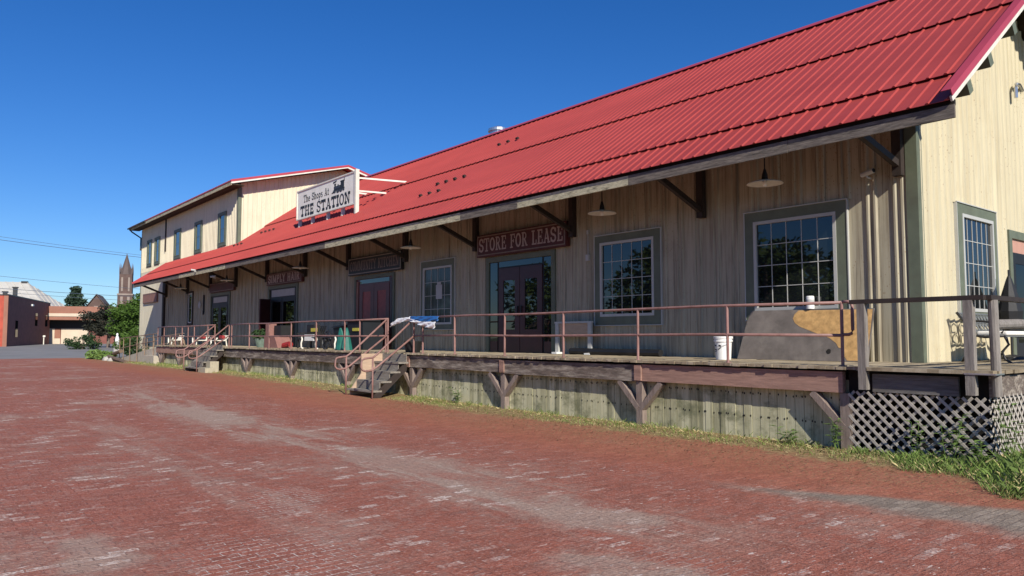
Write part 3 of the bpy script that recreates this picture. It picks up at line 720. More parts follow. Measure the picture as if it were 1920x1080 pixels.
mb = MB(); mb.beam((-33.05, YW - .04, 2.24), (-32.75, YW - .62, 2.24), .06, 2.1); mb.build('open_leaf', 'maroon', d)
mb = MB(); mb.mbox(FF, -32.9, -30.4, 3.38, 3.68, .007, .03); mb.build('transom', 'paper', d)
d = doorway(FF, (-41.4, -38.35, D0, 3.92), .16, 'black')
leaf(d, FF, -41.1, -39.9, D0, 3.3, 'black', 'glassdark', .16, .18, .5); leaf(d, FF, -39.86, -38.66, D0, 3.3, 'black', 'glassdark', .16, .18, .5)
mb = MB(); mb.mbox(FF, -40.9, -38.8, 3.4, 3.68, .007, .03); mb.build('transom', 'paper', d)
d = doorway(FE, (17.08, 18.95, D0, 3.74), .16, 'pinkdoor')
leaf(d, FE, 17.3, 18.74, D0, 3.3, 'black', 'glassdark', .14, .22, .3)
# --- small fittings fixed to the walls
mb = MB(); mb.lathe([(.0, -.02), (.2, -.02), (.2, .02), (.0, .02)], (0, 0, 0), 20)
for i, v in enumerate(mb.v): mb.v[i] = (-43.2 + v[0], YW - .05 + v[2], 3.38 + v[1])
mb.build('round_plate', 'paper', st)
mb = MB(); mb.tube([(-42.5, YW - .04, 3.9), (-42.5, YW - .04, 3.0), (-42.35, YW - .1, 2.85)], .05, 6); mb.build('hose_bracket', 'iron', st)
mb = MB(); mb.tube([(-12.93, YW - .04, 4.12), (-12.93, YW - .04, 3.6)], .012, 6); mb.box(-12.98, -12.88, YW - .08, YW - .024, 3.45, 3.6); mb.box(-12.96, -12.9, YW - .06, YW - .024, 4.1, 4.2); mb.build('conduit', 'paper', st)
mb = MB(); mb.tube([(XE + .03, 18.3, 6.82), (XE + .1, 17.9, 6.84), (XE + .12, 17.65, 6.8), (XE + .12, 17.6, 6.72), (XE + .12, 17.6, 6.5)], .035, 8); mb.build('service_mast', 'steel', st)

# ------------------------------------------------------------------ shop signs along the wall
def shop_sign(T, y, depth, board, bcol, label, rows, lcol, kw={}):
    a0, a1, b0, b1 = T; F = lambda a, b, c: (a, y - c, b)
    s = thing('shop_sign', ((a0 + a1) / 2, y, b0), label, 'sign', 'signs over the shop doors')
    mb = MB(); mb.mbox(F, a0, a1, b0, b1, -depth, 0); mb.build('board', board, s)
    mb = MB(); i = .035; frame_bars(mb, F, a0 + i, a1 - i, b0 + i, b1 - i, .028, .001, .012); mb.build('border', bcol, s)
    for (tx, u0, u1, v0, v1) in rows:
        lettering('lettering', tx, F, a0 + u0, a0 + u1, b0 + v0, b0 + v1, .003, lcol, s, **kw)
    return s
shop_sign((-17.28, -13.56, 3.87, 4.50), 12.82, .14, 'signred', 'letterdim', 'dark red board lettered STORE FOR LEASE above the double doors', [('STORE FOR LEASE', .1, 3.62, .14, .52)], 'letter', dict(st=.15, th=.085, sl=.10))
shop_sign((-25.27, -21.50, 3.84, 4.48), 12.84, .12, 'signblack', 'border', 'black board lettered COMMUNITY KITCHEN above the red double doors', [('COMMUNITY KITCHEN', .14, 3.63, .15, .50)], 'letterdim', dict(st=.15, th=.085, sl=.12))
shop_sign((-33.2, -29.4, 3.89, 4.42), 12.84, .12, 'signred', 'letterdim', 'dark red board lettered SIMPLY HAIR above an open dark doorway', [('SIMPLY HAIR', .2, 3.6, .1, .44)], 'letter', dict(st=.2, th=.15, sl=.08))
shop_sign((-41.2, -37.5, 3.93, 4.42), 12.84, .12, 'signred', 'letterdim', 'dim red board, its writing too dark to read, above the farthest doorway', [], 'letterdim')
shop_sign((-55.5, -51.95, 3.86, 4.50), 12.9, .08, 'signredpale', 'letterdim', 'pale pinkish board at the far corner, half in sun and half in shade', [], 'letterdim')

# ------------------------------------------------------------------ roof sign
rs = thing('roof_sign', (-27.2, 12.8, 6.05), 'large white roof billboard reading The Shops At THE STATION with a locomotive emblem', 'sign')
def RSF(a, b, c): return (a, 12.74 - c, b)
sx0, sx1, sz0, sz1 = -29.76, -24.62, 6.43, 7.66
mb = MB(); mb.mbox(RSF, sx0, sx1, sz0, sz1, -.06, 0); mb.build('panel', 'cream_sign', rs)
mb = MB(); frame_bars(mb, RSF, sx0, sx1, sz0, sz1, .05, .001, .03); mb.build('edge_frame', 'whitepaint', rs)
for x in (-29.75, -28.5, -27.1, -25.85):
    mb = MB(); mb.box(x - .05, x + .05, 12.82, 12.94, rz(12.88) + .03, sz0 + .5); mb.build('post', 'whitepaint', rs)
mb = MB(); mb.box(-24.615, -24.50, 12.70, 12.84, rz(12.77) + .02, sz1 + .05); mb.build('post', 'whitepaint', rs)
for (a, b) in (((-24.56, 12.86, 7.40), (-23.9, 14.56, 7.36)), ((-24.56, 12.86, 6.92), (-24.5, 13.95, 6.96)), ((-29.65, 12.96, 7.4), (-29.3, 14.56, 7.36)), ((-27.1, 12.96, 7.4), (-27.0, 14.56, 7.36))):
    mb = MB(); mb.beam(a, b, .05, .06); mb.build('brace', 'whitepaint', rs)
lettering('lettering', 'THE STATION', RSF, -29.42, -24.98, 6.53, 6.98, .004, 'ink', rs, .13, .085, .24)
lettering('lettering', 'The Shops At', RSF, -29.12, -26.75, 7.10, 7.40, .004, 'ink', rs, .13, .08, .13)
mb = MB()   # locomotive emblem
def LP(pts, c, mi=0): mb.face([RSF(-26.45 + p[0] * .95, 7.06 + p[1] * .44, c) for p in pts], mi)
def disc(cx, cy, r, c, mi=0): LP([(cx + r * .72 * math.cos(i * math.pi / 8), cy + r * math.sin(i * math.pi / 8)) for i in range(16)], c, mi)
LP([(.10, .30), (.80, .30), (.80, .62), (.10, .62)], .004)                      # boiler
LP([(.70, .30), (1.0, .30), (1.0, .86), (.70, .86)], .0046); LP([(.66, .86), (1.06, .86), (1.04, .97), (.68, .97)], .0052)
LP([(.16, .62), (.27, .62), (.31, .86), (.12, .86)], .0046); LP([(.05, .90), (.33, .98), (.36, 1.12), (.02, 1.04)], .0052)
LP([(.42, .62), (.53, .62), (.52, .74), (.43, .74)], .0046); LP([(-.12, .06), (.12, .30), (.12, .06)], .0052)
LP([(.05, .22), (1.05, .22), (1.05, .32), (.05, .32)], .0058)
for cx, r in ((.2, .13), (.46, .18), (.72, .18), (.95, .13)): disc(cx, .16, r, .0064); disc(cx, .16, r * .55, .007, 1)
LP([(.16, .42), (.66, .42), (.66, .55), (.16, .55)], .0064, 1); LP([(.98, .96), (1.03, .96), (1.03, 1.14), (.98, 1.14)], .004)
mb.build('emblem', ['ink', 'inkblue'], rs, recalc=False)

# ------------------------------------------------------------------ roof vent
v = thing('roof_vent', (-22.9, 17.9, 8.6), 'shiny round metal vent rising behind the red ridge', 'roof vent')
mb = MB(); mb.lathe([(.34, -.4), (.34, 1.0), (.30, 1.0)], (-22.75, 17.9, 8.6), 24); mb.build('stack', 'steel', v, smooth=False)
mb = MB(); mb.lathe([(.40, 1.0), (.40, 1.10), (.0, 1.26)], (-22.75, 17.9, 8.6), 24); mb.lathe([(.40, 1.0), (.0, 1.0)], (-22.75, 17.9, 8.6), 24); mb.build('cap', 'steel', v)

# ------------------------------------------------------------------ pendant lamps
LAMP_LABELS = ['pale saucer lamp hanging between the largest window and the near corner bracket', 'pale saucer lamp hanging above the square window right of the lease sign',
               'saucer lamp hanging right of the black kitchen sign', 'saucer lamp hanging at the right end of the hair sign',
               'saucer lamp hanging over the dim red sign', 'saucer lamp farthest down the porch, near the dark corner post']
LAMP_LABELS[0] = 'pale saucer lamp hanging over the largest front window'
lamp = None
for (x, z), lab in zip([(-7.61, 4.43), (-11.72, 4.41), (-19.87, 4.38), (-28.09, 4.34), (-36.6, 4.34), (-44.2, 4.34)], LAMP_LABELS):
    if lamp is None:
        lamp = thing('pendant_lamp', (x, 12.2, z), lab, 'lamp', 'saucer lamps under the eave')
        mb = MB(); mb.tube([(x, 12.2, z + .1), (x, 12.2, rz(12.2) - .06)], .012, 6); mb.lathe([(.02, .24), (.05, .14), (.06, .05), (.09, .035)], (x, 12.2, z), 14); mb.build('stem', 'iron', lamp)
        mb = MB(); mb.lathe([(.05, .05), (.12, .035), (.24, .005), (.31, -.02), (.325, -.035), (.30, -.03), (.2, -.005), (.05, .02)], (x, 12.2, z), 28); mb.build('shade', 'whitepaint', lamp, smooth=True)
        mb = MB(); mb.lathe([(.0, -.085), (.03, -.075), (.042, -.045), (.03, -.01), (.02, .03)], (x, 12.2, z), 12); mb.build('bulb', 'bucket', lamp, smooth=True)
    else:
        c = copy_tree(lamp); c.location = (x, 12.2, z); c['label'] = lab
# security cameras
def seccam(p, d, label):
    s = thing('security_camera', p, label, 'camera', 'small cameras under the eave')
    p, d = Vector(p), Vector(d).normalized()
    mb = MB(); mb.tube([p - d * .1, p + d * .14], .045, 10); mb.build('body', 'white', s)
    mb = MB(); mb.tube([p - d * .02, p + Vector((0, .02, -.07)), p + Vector((.02, .1, -.08))], .018, 8); mb.build('arm', 'white', s)
    mb = MB(); mb.tube([p + d * .14, p + d * .15], .036, 10); mb.build('lens', 'black', s)
seccam((-6.03, 12.8, 4.41), (1, -.25, .16), 'white bullet camera on the sunlit wall strip near the corner')
seccam((-35.9, 11.35, 4.42), (-.6, -.8, -.1), 'white camera under the eave left of the hair sign')
seccam((-37.7, 11.0, 4.82), (-.2, -1, .1), 'white camera fixed on the face of the eave board')

# ------------------------------------------------------------------ loading dock
dk = thing('loading_dock', (-24, 11.8, 0), 'long raised timber loading dock with weathered beams along the shop fronts', 'loading dock')
XD0, XD1, YD = -42.3, -3.5, 10.55
mb = MB(); x = XD0
while x < -5.05:
    if not (-18.35 < x < -18.3): mb.box(x + .003, min(x + .142, -5.0), YD - .06 + random.uniform(-.012, .012), YW - .001, DECK - .045 + random.uniform(-.004, .003), DECK + random.uniform(-.003, .003))
    x += .145
mb.build('decking', 'deck', dk)
mb = MB(); y = 10.42     # end platform, boards along X
k = 0
while y < 22.5:
    x0 = -4.995 if y < YW else XE + .04
    mb.box(x0, XD1 + .06 + random.uniform(-.02, .02), y, y + .14, DECK - .045, DECK + random.uniform(-.003, .004)); y += .146
mb.build('end_decking', 'deck', dk)
BEAMS = [(-42.3, -36.0, 'beamred'), (-31.4, -25.05, 'beam'), (-36.0, -31.4, 'beam'), (-25.05, -18.5, 'beam'), (-18.5, -13.3, 'beam'), (-13.3, -9.3, 'beam'), (-9.3, -5.4, 'beamred')]
for a, b, m in BEAMS:
    mb = MB(); dz = random.uniform(-.012, .012); mb.box(a + .006, b - .006, YD, YD + .09, .80 + dz, 1.10 + dz); mb.build('edge_beam', m, dk)
for (a, b, z0, z1, y, m) in ((-4.98, -3.88, .84, 1.09, YD - .0, 'beamgrey'), (-5.38, -3.56, .72, 1.12, YD + .13, 'nail')):
    mb = MB(); mb.box(a, b, y, y + .05, z0, z1); mb.build('edge_board', m, dk)
mb = MB(); mb.box(XD1 - .05, XD1 - .0, YD + .05, 22.4, .84, 1.11); mb.build('end_board', 'beam', dk)
for x in (-5.39, -9.25, -13.25, -17.13, -20.84, -25.0, -29.25, -33.0, -38.2, -41.4):
    mb = MB(); w = .07; g = gz(x)
    mb.box(x - w, x + w, YD + .012, YD + .14, g - .2, .795)
    mb.build('post', 'postwood', dk)
    mb = MB(); z1 = .785; dx = .50
    mb.beam((x - dx, YD + .07, z1), (x - .03, YD + .07, .30), .10, .13, (0, 1, 0)); mb.build('brace', 'postwood', dk)
    if x < -5.5:
        mb = MB(); mb.beam((x + dx, YD + .075, z1), (x + .03, YD + .075, .30), .10, .13, (0, 1, 0)); mb.build('brace', 'postwood', dk)
for x in (-9.25, -13.25, -17.25):
    mb = MB(); mb.box(x - .08, x + .08, YD - .03, YD - .002, .81, 1.09); mb.build('cover_plate', 'beamred', dk)
# skirting boards with their nail holes
mb = MB(); x = XD0 + .05
while x < -5.46:
    if not (-17.6 < x < -17.5):
        j = random.uniform(-.012, .012); g = gz(x)
        mb.box(x + .004, x + .146, YD + .155 + j * .5, YD + .185, g - .05 + random.uniform(0, .03), .98)
        for z in (g * .6 + .34, .70):
            for q in (.02, .13):
                if random.random() < .75:
                    cx, cz = x + q + random.uniform(-.01, .01), z + random.uniform(-.012, .012); r = .012
                    mb.face([(cx + r * math.cos(t * math.pi / 3), YD + .154 + j * .5 - .003, cz + 1.6 * r * math.sin(t * math.pi / 3)) for t in range(6)], 1)
    x += .15
mb.build('skirting', ['skirt', 'nail'], dk, recalc=False)
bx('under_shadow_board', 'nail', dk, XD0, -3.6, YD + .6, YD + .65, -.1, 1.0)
# lattice panels
def lattice(name, F, a0, a1, b0, b1):
    mb = MB(); w = .018; sp = .152
    for layer, sgn in ((0, -1), (1, 1)):
        c0 = .012 if layer == 0 else -.035
        H = b1 - b0; k = a0 - H - 1
        while k < a1 + H + 1:
            # line a = k + sgn*(b-b0)
            pts = []
            lo, hi = b0, b1
            if sgn > 0: lo = max(lo, b0 + (a0 - k)); hi = min(hi, b0 + (a1 - k))
            else: lo = max(lo, b0 + (k - a1)); hi = min(hi, b0 + (k - a0))
            if hi - lo > .02:
                A = lambda b: k + sgn * (b - b0)
                n = (w * .707, -sgn * w * .707)
                q = [(A(lo) - n[0], lo - n[1]), (A(lo) + n[0], lo + n[1]), (A(hi) + n[0], hi + n[1]), (A(hi) - n[0], hi - n[1])]
                mb.hexa([F(p[0], p[1], c0) for p in q] + [F(p[0], p[1], c0 + .009) for p in q])
            k += sp
    return mb.build(name, 'lattice', dk)
lattice('lattice_panel', lambda a, b, c: (a, YD + .03 - c, b), -5.33, -3.54, .02, .83)
lattice('lattice_panel', lambda a, b, c: (XD1 - .02 + c, a, b), YD + .05, 22.4, .02, .86)

# ------------------------------------------------------------------ pipe railings
RZ, RM, YP, PR = 2.11, 1.635, 10.60, .024
def railing(x0, x1, posts, label, endcaps):
    r = thing('pipe_railing', ((x0 + x1) / 2, YP, DECK), label, 'railing', 'pipe railings along the dock')
    def span(z, a, b, name):
        mb = MB(); n = max(2, int((b - a) / 2)); mb.tube([(a + (b - a) * i / n, YP, z + .012 * math.sin(i * 2.1)) for i in range(n + 1)], PR, 10); mb.build(name, 'rail', r, smooth=True)
    span(RZ, x0, x1, 'top_rail'); span(RM, x0, x1, 'middle_rail')
    for x in posts:
        mb = MB(); mb.tube([(x, YP, DECK - .0), (x + random.uniform(-.012, .012), YP, RZ)], PR, 10); mb.lathe([(.055, .0), (.055, .012), (.0, .012)], (x, YP, DECK), 12); mb.build('post', 'rail', r)
    if 'R' in endcaps:
        mb = MB(); e = x1 + .14
        mb.tube([(x1, YP, RZ), (e - .06, YP, RZ), (e - .015, YP, RZ - .02), (e, YP, RZ - .07), (e, YP, RM + .07), (e - .015, YP, RM + .02), (e - .06, YP, RM), (x1, YP, RM)], PR, 10); mb.build('end_loop', 'rail', r, smooth=True)
railing(-17.10, -5.40, [-17.07, -16.63, -15.18, -13.23, -11.3, -9.3, -7.36, -5.42], 'rosy brown pipe railing from the middle steps to the wooden corner rail', 'R')
railing(-31.36, -18.42, [-31.33, -31.04, -29.04, -27.04, -25.05, -23.04, -21.03, -20.06, -18.54, -18.42], 'rosy brown pipe railing between the two flights of steps', '')
railing(-42.25, -33.09, [-42.22, -41.04, -39.01, -37.9, -36.96, -36.01, -34.07, -33.12], 'rosy brown pipe railing left of the far steps, ending at the ramp', '')

# ------------------------------------------------------------------ wooden corner rail
wr = thing('wooden_railing', (-4.2, 10.5, DECK), 'grey weathered wooden corner railing at the near end of the dock', 'railing')
mb = MB(); mb.box(-5.22, -3.52, 10.43, 10.53, 2.065, 2.125); mb.build('top_rail', 'bracket', wr)
mb = MB(); mb.box(-3.56, -3.46, 10.53, 16.5, 2.065, 2.125); mb.build('top_rail', 'bracket', wr)
for (x, y, z0) in ((-5.06, 10.475, .87), (-3.70, 10.475, .87)):
    mb = MB(); mb.box(x - .055, x + .055, y - .05, y + .05, z0, 2.064); mb.build('post', 'greywood', wr)
    
mb = MB(); mb.tube([(-3.47, 10.63, .86), (-3.475, 10.63, 1.5), (-3.48, 10.63, 2.064)], .058, 12); mb.build('post', 'greywood', wr, smooth=False)
for y in (12.6, 14.6): 
    mb = MB(); mb.tube([(-3.47, y, .86), (-3.48, y, 2.064)], .055, 10); mb.build('post', 'greywood', wr)
mb = MB(); mb.tube([(-3.50, 10.70, 1.755), (-3.50, 11.6, 1.775), (-3.49, 12.6, 1.76), (-3.5, 14.6, 1.77)], .065, 12); mb.build('log_rail', 'greywood', wr)
mb = MB()
for (x0, x1, y0, y1) in ((-3.765, -3.41, 10.415, 10.425),): mb.box(x0, x1, y0, y1, 1.13, 1.15)
mb.box(-3.415, -3.405, 10.425, 10.70, 1.13, 1.15); mb.build('wire_strap', 'steel', wr)

# ------------------------------------------------------------------ steps
def steps(xl, xr, label, rail_label, panel):
    g = gz(xl)
    s = thing('wooden_steps', ((xl + xr) / 2, 9.9, g), label, 'steps', 'wooden steps up to the dock')
    ny = [9.52, 9.80, 10.06, 10.30]; nz = [g + .17, g + .40, g + .64, g + .88]
    for y, z in zip(ny, nz):
        mb = MB(); mb.box(xl - .06, xr + .05, y - .14, y + .16, z - .045, z); mb.build('tread', 'steps', s)
        mb = MB(); mb.box(xl, xr, y + .12, y + .14, z - .045, z + .20); mb.build('riser', 'steps', s)
    for x, m in ((xl - .02, panel), (xr + .02, 'bracket')):
        mb = MB(); poly = [(9.42, g - .02), (9.42, g + .10), (10.3, g + .94), (YD - .08, DECK - .05), (YD - .08, g - .02)]
        if x > (xl + xr) / 2: poly = [(9.46, g - .02), (9.46, g + .06), (10.3, g + .80), (10.42, g + .80), (10.42, g + .66), (9.64, g - .02)]
        if x < (xl + xr) / 2 and panel == 'plywood': poly = [(9.46, g - .02), (9.46, g + .12), (9.78, .62), (9.78, DECK - .03), (YD - .08, DECK - .03), (YD - .08, g - .02)]
        mb.prism(poly, lambda a, b, c: (x + c, a, b), -.02, .02); mb.build('side_panel', m, s)
    for x in (xl - .1, xr + .1):
        mb = MB()
        mb.tube([(x, YP, RZ - .02), (x, 9.5, 1.16), (x, 9.38, 1.08), (x, 9.16, 1.06), (x, 9.09, 1.03), (x, 9.06, .96), (x, 9.06, .84), (x, 9.09, .77), (x, 9.18, .74), (x, 9.36, .76), (x, 9.5, .84), (x, YP, RM + .0)], PR * 1.1, 8)
        mb.tube([(x, 9.38, g - .05), (x, 9.38, 1.08)], PR, 8)
        mb.build('handrail', 'rail', s, smooth=True)
    return s
steps(-18.4, -17.15, 'wooden steps with pale plywood side and looped handrails below the kitchen door', '', 'plywood')
s2 = steps(-33.1, -31.55, 'worn steps with pale blocks and handrails near the farthest doorway', '', 'beamgrey')
mb = MB(); mb.box(-31.5, -30.6, 9.45, 9.75, .15, .38); mb.box(-31.5, -31.0, 9.76, 10.1, .15, .62); mb.build('corner_block', 'paleplank', s2)

# ------------------------------------------------------------------ things on the dock
# leaning board
lb = thing('leaning_board', (-7.2, 12.7, DECK), 'large board, grey with a bare ochre curve, leaning under the largest window', 'board')
def LB(a, b, c): return (a, 12.56 + .30 * (b - DECK) / .92 - c, b)
poly = [(-8.50, DECK + .004), (-5.98, DECK + .004), (-5.99, 2.09), (-8.36, 2.11), (-8.42, 1.9)]
mb = MB(); mb.prism(poly, LB, 0, .02); mb.build('panel', 'boardgrey', lb)
curve = [(-7.37, 2.088), (-7.44, 2.02), (-7.46, 1.94), (-7.41, 1.86), (-7.30, 1.79), (-7.0, 1.68), (-6.72, 1.59), (-6.58, 1.5), (-6.52, 1.42), (-6.44, 1.40), (-6.46, 1.33), (-6.38, 1.25), (-6.34, DECK + .02), (-6.0, DECK + .02), (-6.01, 2.075)]
mb = MB(); mb.face([LB(a, b, .0235) for a, b in curve]); mb.build('bare_patch', 'boardochre', lb, recalc=False)
mb = MB(); mb.face([LB(-6.69 + .04 * math.cos(t * math.pi / 5) * (1 + .2 * (t % 2)), 1.35 + .045 * math.sin(t * math.pi / 5), .0235) for t in range(10)]); mb.build('hole', 'nail', lb, recalc=False)
# can on the sill
cn = thing('spray_can', (-7.16, 12.90, 2.11), 'pale cylinder can standing on the sill of the largest window', 'can')
mb = MB(); mb.lathe([(.0, .0), (.072, .0), (.072, .22), (.06, .235), (.0, .235)], (-7.16, 12.87, 2.112), 18); mb.build('body', 'bucket', cn)
mb = MB(); mb.lathe([(.0732, .10), (.0732, .17)], (-7.16, 12.87, 2.112), 18); mb.build('print_band', 'paper', cn)
# bucket
bk = thing('plastic_bucket', (-8.4, 11.95, DECK), 'white plastic bucket with a dark printed mark standing by the railing', 'bucket')
bc = (-8.36, 11.9, DECK + .004)
mb = MB(); mb.lathe([(.0, .0), (.135, .0), (.155, .33), (.172, .33), (.172, .36), (.162, .362), (.162, .385), (.176, .387), (.178, .425), (.166, .43), (.15, .42), (.13, .02), (.0, .02)], bc, 28); mb.build('body', 'bucket', bk)
mb = MB()
def onb(a, z, o=.0015): r = .135 + .02 * z / .33 + o; return (bc[0] + r * math.cos(R(a)), bc[1] + r * math.sin(R(a)), bc[2] + z)
for a0, a1, z0, z1, w in ((-150, -108, .26, .26, .025), (-88, -70, .26, .25, .035), (-150, -140, .26, .19, .02), (-140, -105, .19, .175, .022), (-95, -72, .18, .22, .018), (-135, -110, .15, .15, .012)):
    pts = [(a0 + (a1 - a0) * i / 6, z0 + (z1 - z0) * i / 6) for i in range(7)]
    mb.grid([[onb(a, z - w / 2) for a, z in pts], [onb(a, z + w / 2) for a, z in pts]])
mb.build('printed_mark', 'ink', bk, recalc=False)
mb = MB(); mb.tube([(bc[0] + .175 * math.cos(R(a)), bc[1] + .175 * math.sin(R(a)) , bc[2] + .34 - .1 * math.sin(R((a + 180) * 1.0))) for a in range(-180, 1, 15)], .004, 6); mb.build('bail', 'steel', bk)
# white stand, mat
sd = thing('display_stand', (-13.28, 12.78, DECK), 'white painted frame stand right of the lease doors', 'stand')
for x in (-13.84, -12.70):
    mb = MB(); mb.box(x - .055, x + .055, 12.75, 12.81, DECK + .05, 1.935); mb.build('leg', 'white', sd)
    mb = MB(); mb.box(x - .09, x + .09, 12.66, 12.88, DECK + .004, DECK + .05); mb.build('foot', 'bucket', sd)
mb = MB(); mb.box(-13.92, -12.62, 12.75, 12.81, 1.936, 1.98); mb.build('top_bar', 'white', sd)
mb = MB(); mb.box(-13.78, -12.76, 12.785, 12.805, 1.60, 1.93); mb.build('panel', 'plywood', sd)
mt = MB(); mt.tube([(-13.3, 12.72, DECK + .08), (-12.0, 12.74, DECK + .075), (-10.5, 12.7, DECK + .08)], .08, 10)
tag(mt.build('rolled_mat', 'black', origin=(-11.9, 12.7, DECK), smooth=False), 'long black rolled mat lying against the wall below a window', 'mat')
# banner tied over the rail
bn = thing('tied_banner', (-16.9, 10.5, 2.1), 'crumpled white and blue banner tied over the rail by the steps', 'banner')
def cloth(pts_top, pts_bot, n, sag, m, name, seed):
    rnd = random.Random(seed); rows = []
    for i in range(n + 1):
        t = i / n; k = t * (len(pts_top) - 1); j = min(int(k), len(pts_top) - 2); q = k - j
        A = Vector(pts_top[j]).lerp(Vector(pts_top[j + 1]), q); B = Vector(pts_bot[j]).lerp(Vector(pts_bot[j + 1]), q)
        rows.append([A.lerp(B, s / 6) + Vector((0, -.035 * math.sin(t * 19 + s * 1.1) * (s / 6 + .2) - .02 + rnd.uniform(-.008, .008), rnd.uniform(-.008, .008))) for s in range(7)])
    mb = MB(); mb.grid(rows); o = mb.build(name, m, bn, smooth=True)
    so = o.modifiers.new('thick', 'SOLIDIFY'); so.thickness = .006
cloth([(-18.1, 10.52, 1.97), (-17.75, 10.53, 2.10), (-17.1, 10.53, 2.14)], [(-18.12, 10.52, 1.88), (-17.75, 10.50, 1.96), (-17.1, 10.5, 2.05)], 26, 0, 'tarpwhite', 'white_cloth', 1)
cloth([(-17.1, 10.53, 2.14), (-16.5, 10.53, 2.14), (-15.75, 10.53, 2.12)], [(-17.1, 10.5, 2.04), (-16.5, 10.5, 1.98), (-15.78, 10.48, 1.99)], 26, 0, 'tarpblue', 'blue_cloth', 2)
cloth([(-17.05, 10.49, 2.08), (-16.4, 10.46, 1.99), (-15.76, 10.45, 1.98)], [(-17.05, 10.48, 2.02), (-16.4, 10.45, 1.88), (-15.86, 10.44, 1.80)], 26, 0, 'tarpwhite', 'white_hem', 3)
# dark crate by the steps
mb = MB(); mb.lathe([(.0, .0), (.20, .0), (.26, .30), (.24, .30), (.19, .03), (.0, .03)], (-18.0, 11.15, DECK + .003), 18)
tag(mb.build('dark_tub', 'black', origin=(-18.0, 11.15, DECK)), 'black tub on the dock beside the tied banner', 'tub')
# potted plant
pp = thing('potted_plant', (-30.4, 11.6, DECK), 'sage green pot with a dark drooping plant left of the pink box', 'plant')
mb = MB(); mb.lathe([(.0, .0), (.18, .0), (.30, .36), (.27, .36), (.16, .05), (.0, .3)], (-30.4, 11.6, DECK + .004), 18); mb.build('pot', 'greenpot', pp)
def leafball(mb, c, rad, n, size, rnd, flat=1):
    for _ in range(n):
        while True:
            p = Vector((rnd.uniform(-1, 1), rnd.uniform(-1, 1), rnd.uniform(-1, 1)))
            if .25 < p.length < 1: break
        p = Vector((c[0] + p.x * rad[0], c[1] + p.y * rad[1], c[2] + p.z * rad[2]))
        a = Vector((rnd.uniform(-1, 1), rnd.uniform(-1, 1), rnd.uniform(-.6, .6))).normalized()
        b = a.cross(Vector((rnd.uniform(-1, 1), rnd.uniform(-1, 1), rnd.uniform(-1, 1)))).normalized()
        s = size * rnd.uniform(.6, 1.3)
        mb.face([p - a * s, p + b * s * .45, p + a * s, p - b * s * .45])
rnd = random.Random(11)
mb = MB(); leafball(mb, (-30.4, 11.6, DECK + .5), (.4, .4, .24), 220, .09, rnd); mb.build('foliage', 'leafdark', pp, recalc=False)
# pink box with column
px = thing('pink_box', (-28.6, 11.6, DECK), 'faded pink slant-sided box with a square pink post rising from it', 'box')
mb = MB(); mb.prism([(-29.35, DECK + .003), (-27.95, DECK + .003), (-28.35, 1.66), (-29.35, 1.66)], lambda a, b, c: (a, 11.6 - c, b), -.3, .3); mb.build('body', 'pink', px)
mb = MB(); mb.box(-29.34, -28.98, 11.35, 11.65, 1.661, 2.14); mb.build('post', 'pink', px)
mb = MB(); mb.box(-28.85, -28.2, 11.5, 11.9, 1.661, 2.05); tag(mb.build('dark_chair_back', 'black', px))
mb = MB(); mb.tube([(-27.9, 11.5, DECK + .1), (-27.6, 11.6, DECK + .16), (-27.45, 11.6, DECK + .14)], .10, 8)
tag(mb.build('red_bundle', 'redcloth', origin=(-27.7, 11.55, DECK)), 'small bright red bundle on the dock right of the pink box', 'bundle')
# armchairs of dark slats
ch = thing('dark_chair', (-26.2, 11.9, DECK), 'black slatted porch chair with a yellow tag hanging on it', 'chair')
mb = MB(); mb.box(-26.9, -26.0, 11.6, 12.2, 1.50, 1.56); mb.build('seat', 'black', ch)
mb = MB()
for i in range(6): mb.beam((-26.86 + i * .165, 12.18, 1.5), (-26.86 + i * .165, 12.36, 2.02), .1, .025)
mb.build('backrest', 'black', ch)
for x in (-26.88, -26.02):
    for y in (11.64, 12.16):
        mb = MB(); mb.beam((x, y, DECK), (x, y, 1.5), .05, .05, (1, 0, 0)); mb.build('leg', 'black', ch)
    mb = MB(); mb.box(x - .05, x + .05, 11.58, 12.2, 1.72, 1.76); mb.build('armrest', 'black', ch)
mb = MB(); mb.box(-26.35, -25.85, 11.90, 11.93, 1.80, 1.93); mb.build('yellow_tag', 'yellow', ch)
mb = MB(); mb.box(-26.8, -26.2, 11.95, 12.2, 1.58, 2.06); mb.build('cushion', 'black', ch)
# spoked wheel
wh = thing('spoked_wheel', (-23.7, 11.25, DECK), 'dark spoked wagon wheel standing upright beside the teal cloth', 'wheel')
wc_ = Vector((-23.72, 11.28, DECK + .31))
mb = MB(); pts = [wc_ + Vector((.29 * math.cos(a * math.pi / 14), .04 * math.sin(a * math.pi / 14), .30 * math.sin(a * math.pi / 14))) for a in range(29)]
mb.tube(pts, .028, 8); mb.build('rim', 'iron', wh)
mb = MB()
for a in range(10): mb.tube([wc_, wc_ + Vector((.28 * math.cos(a * math.pi / 5), 0, .28 * math.sin(a * math.pi / 5)))], .012, 6)
mb.build('spokes', 'iron', wh)
mb = MB(); mb.tube([wc_ + Vector((0, -.08, 0)), wc_ + Vector((0, .08, 0))], .05, 10); mb.build('hub', 'iron', wh)
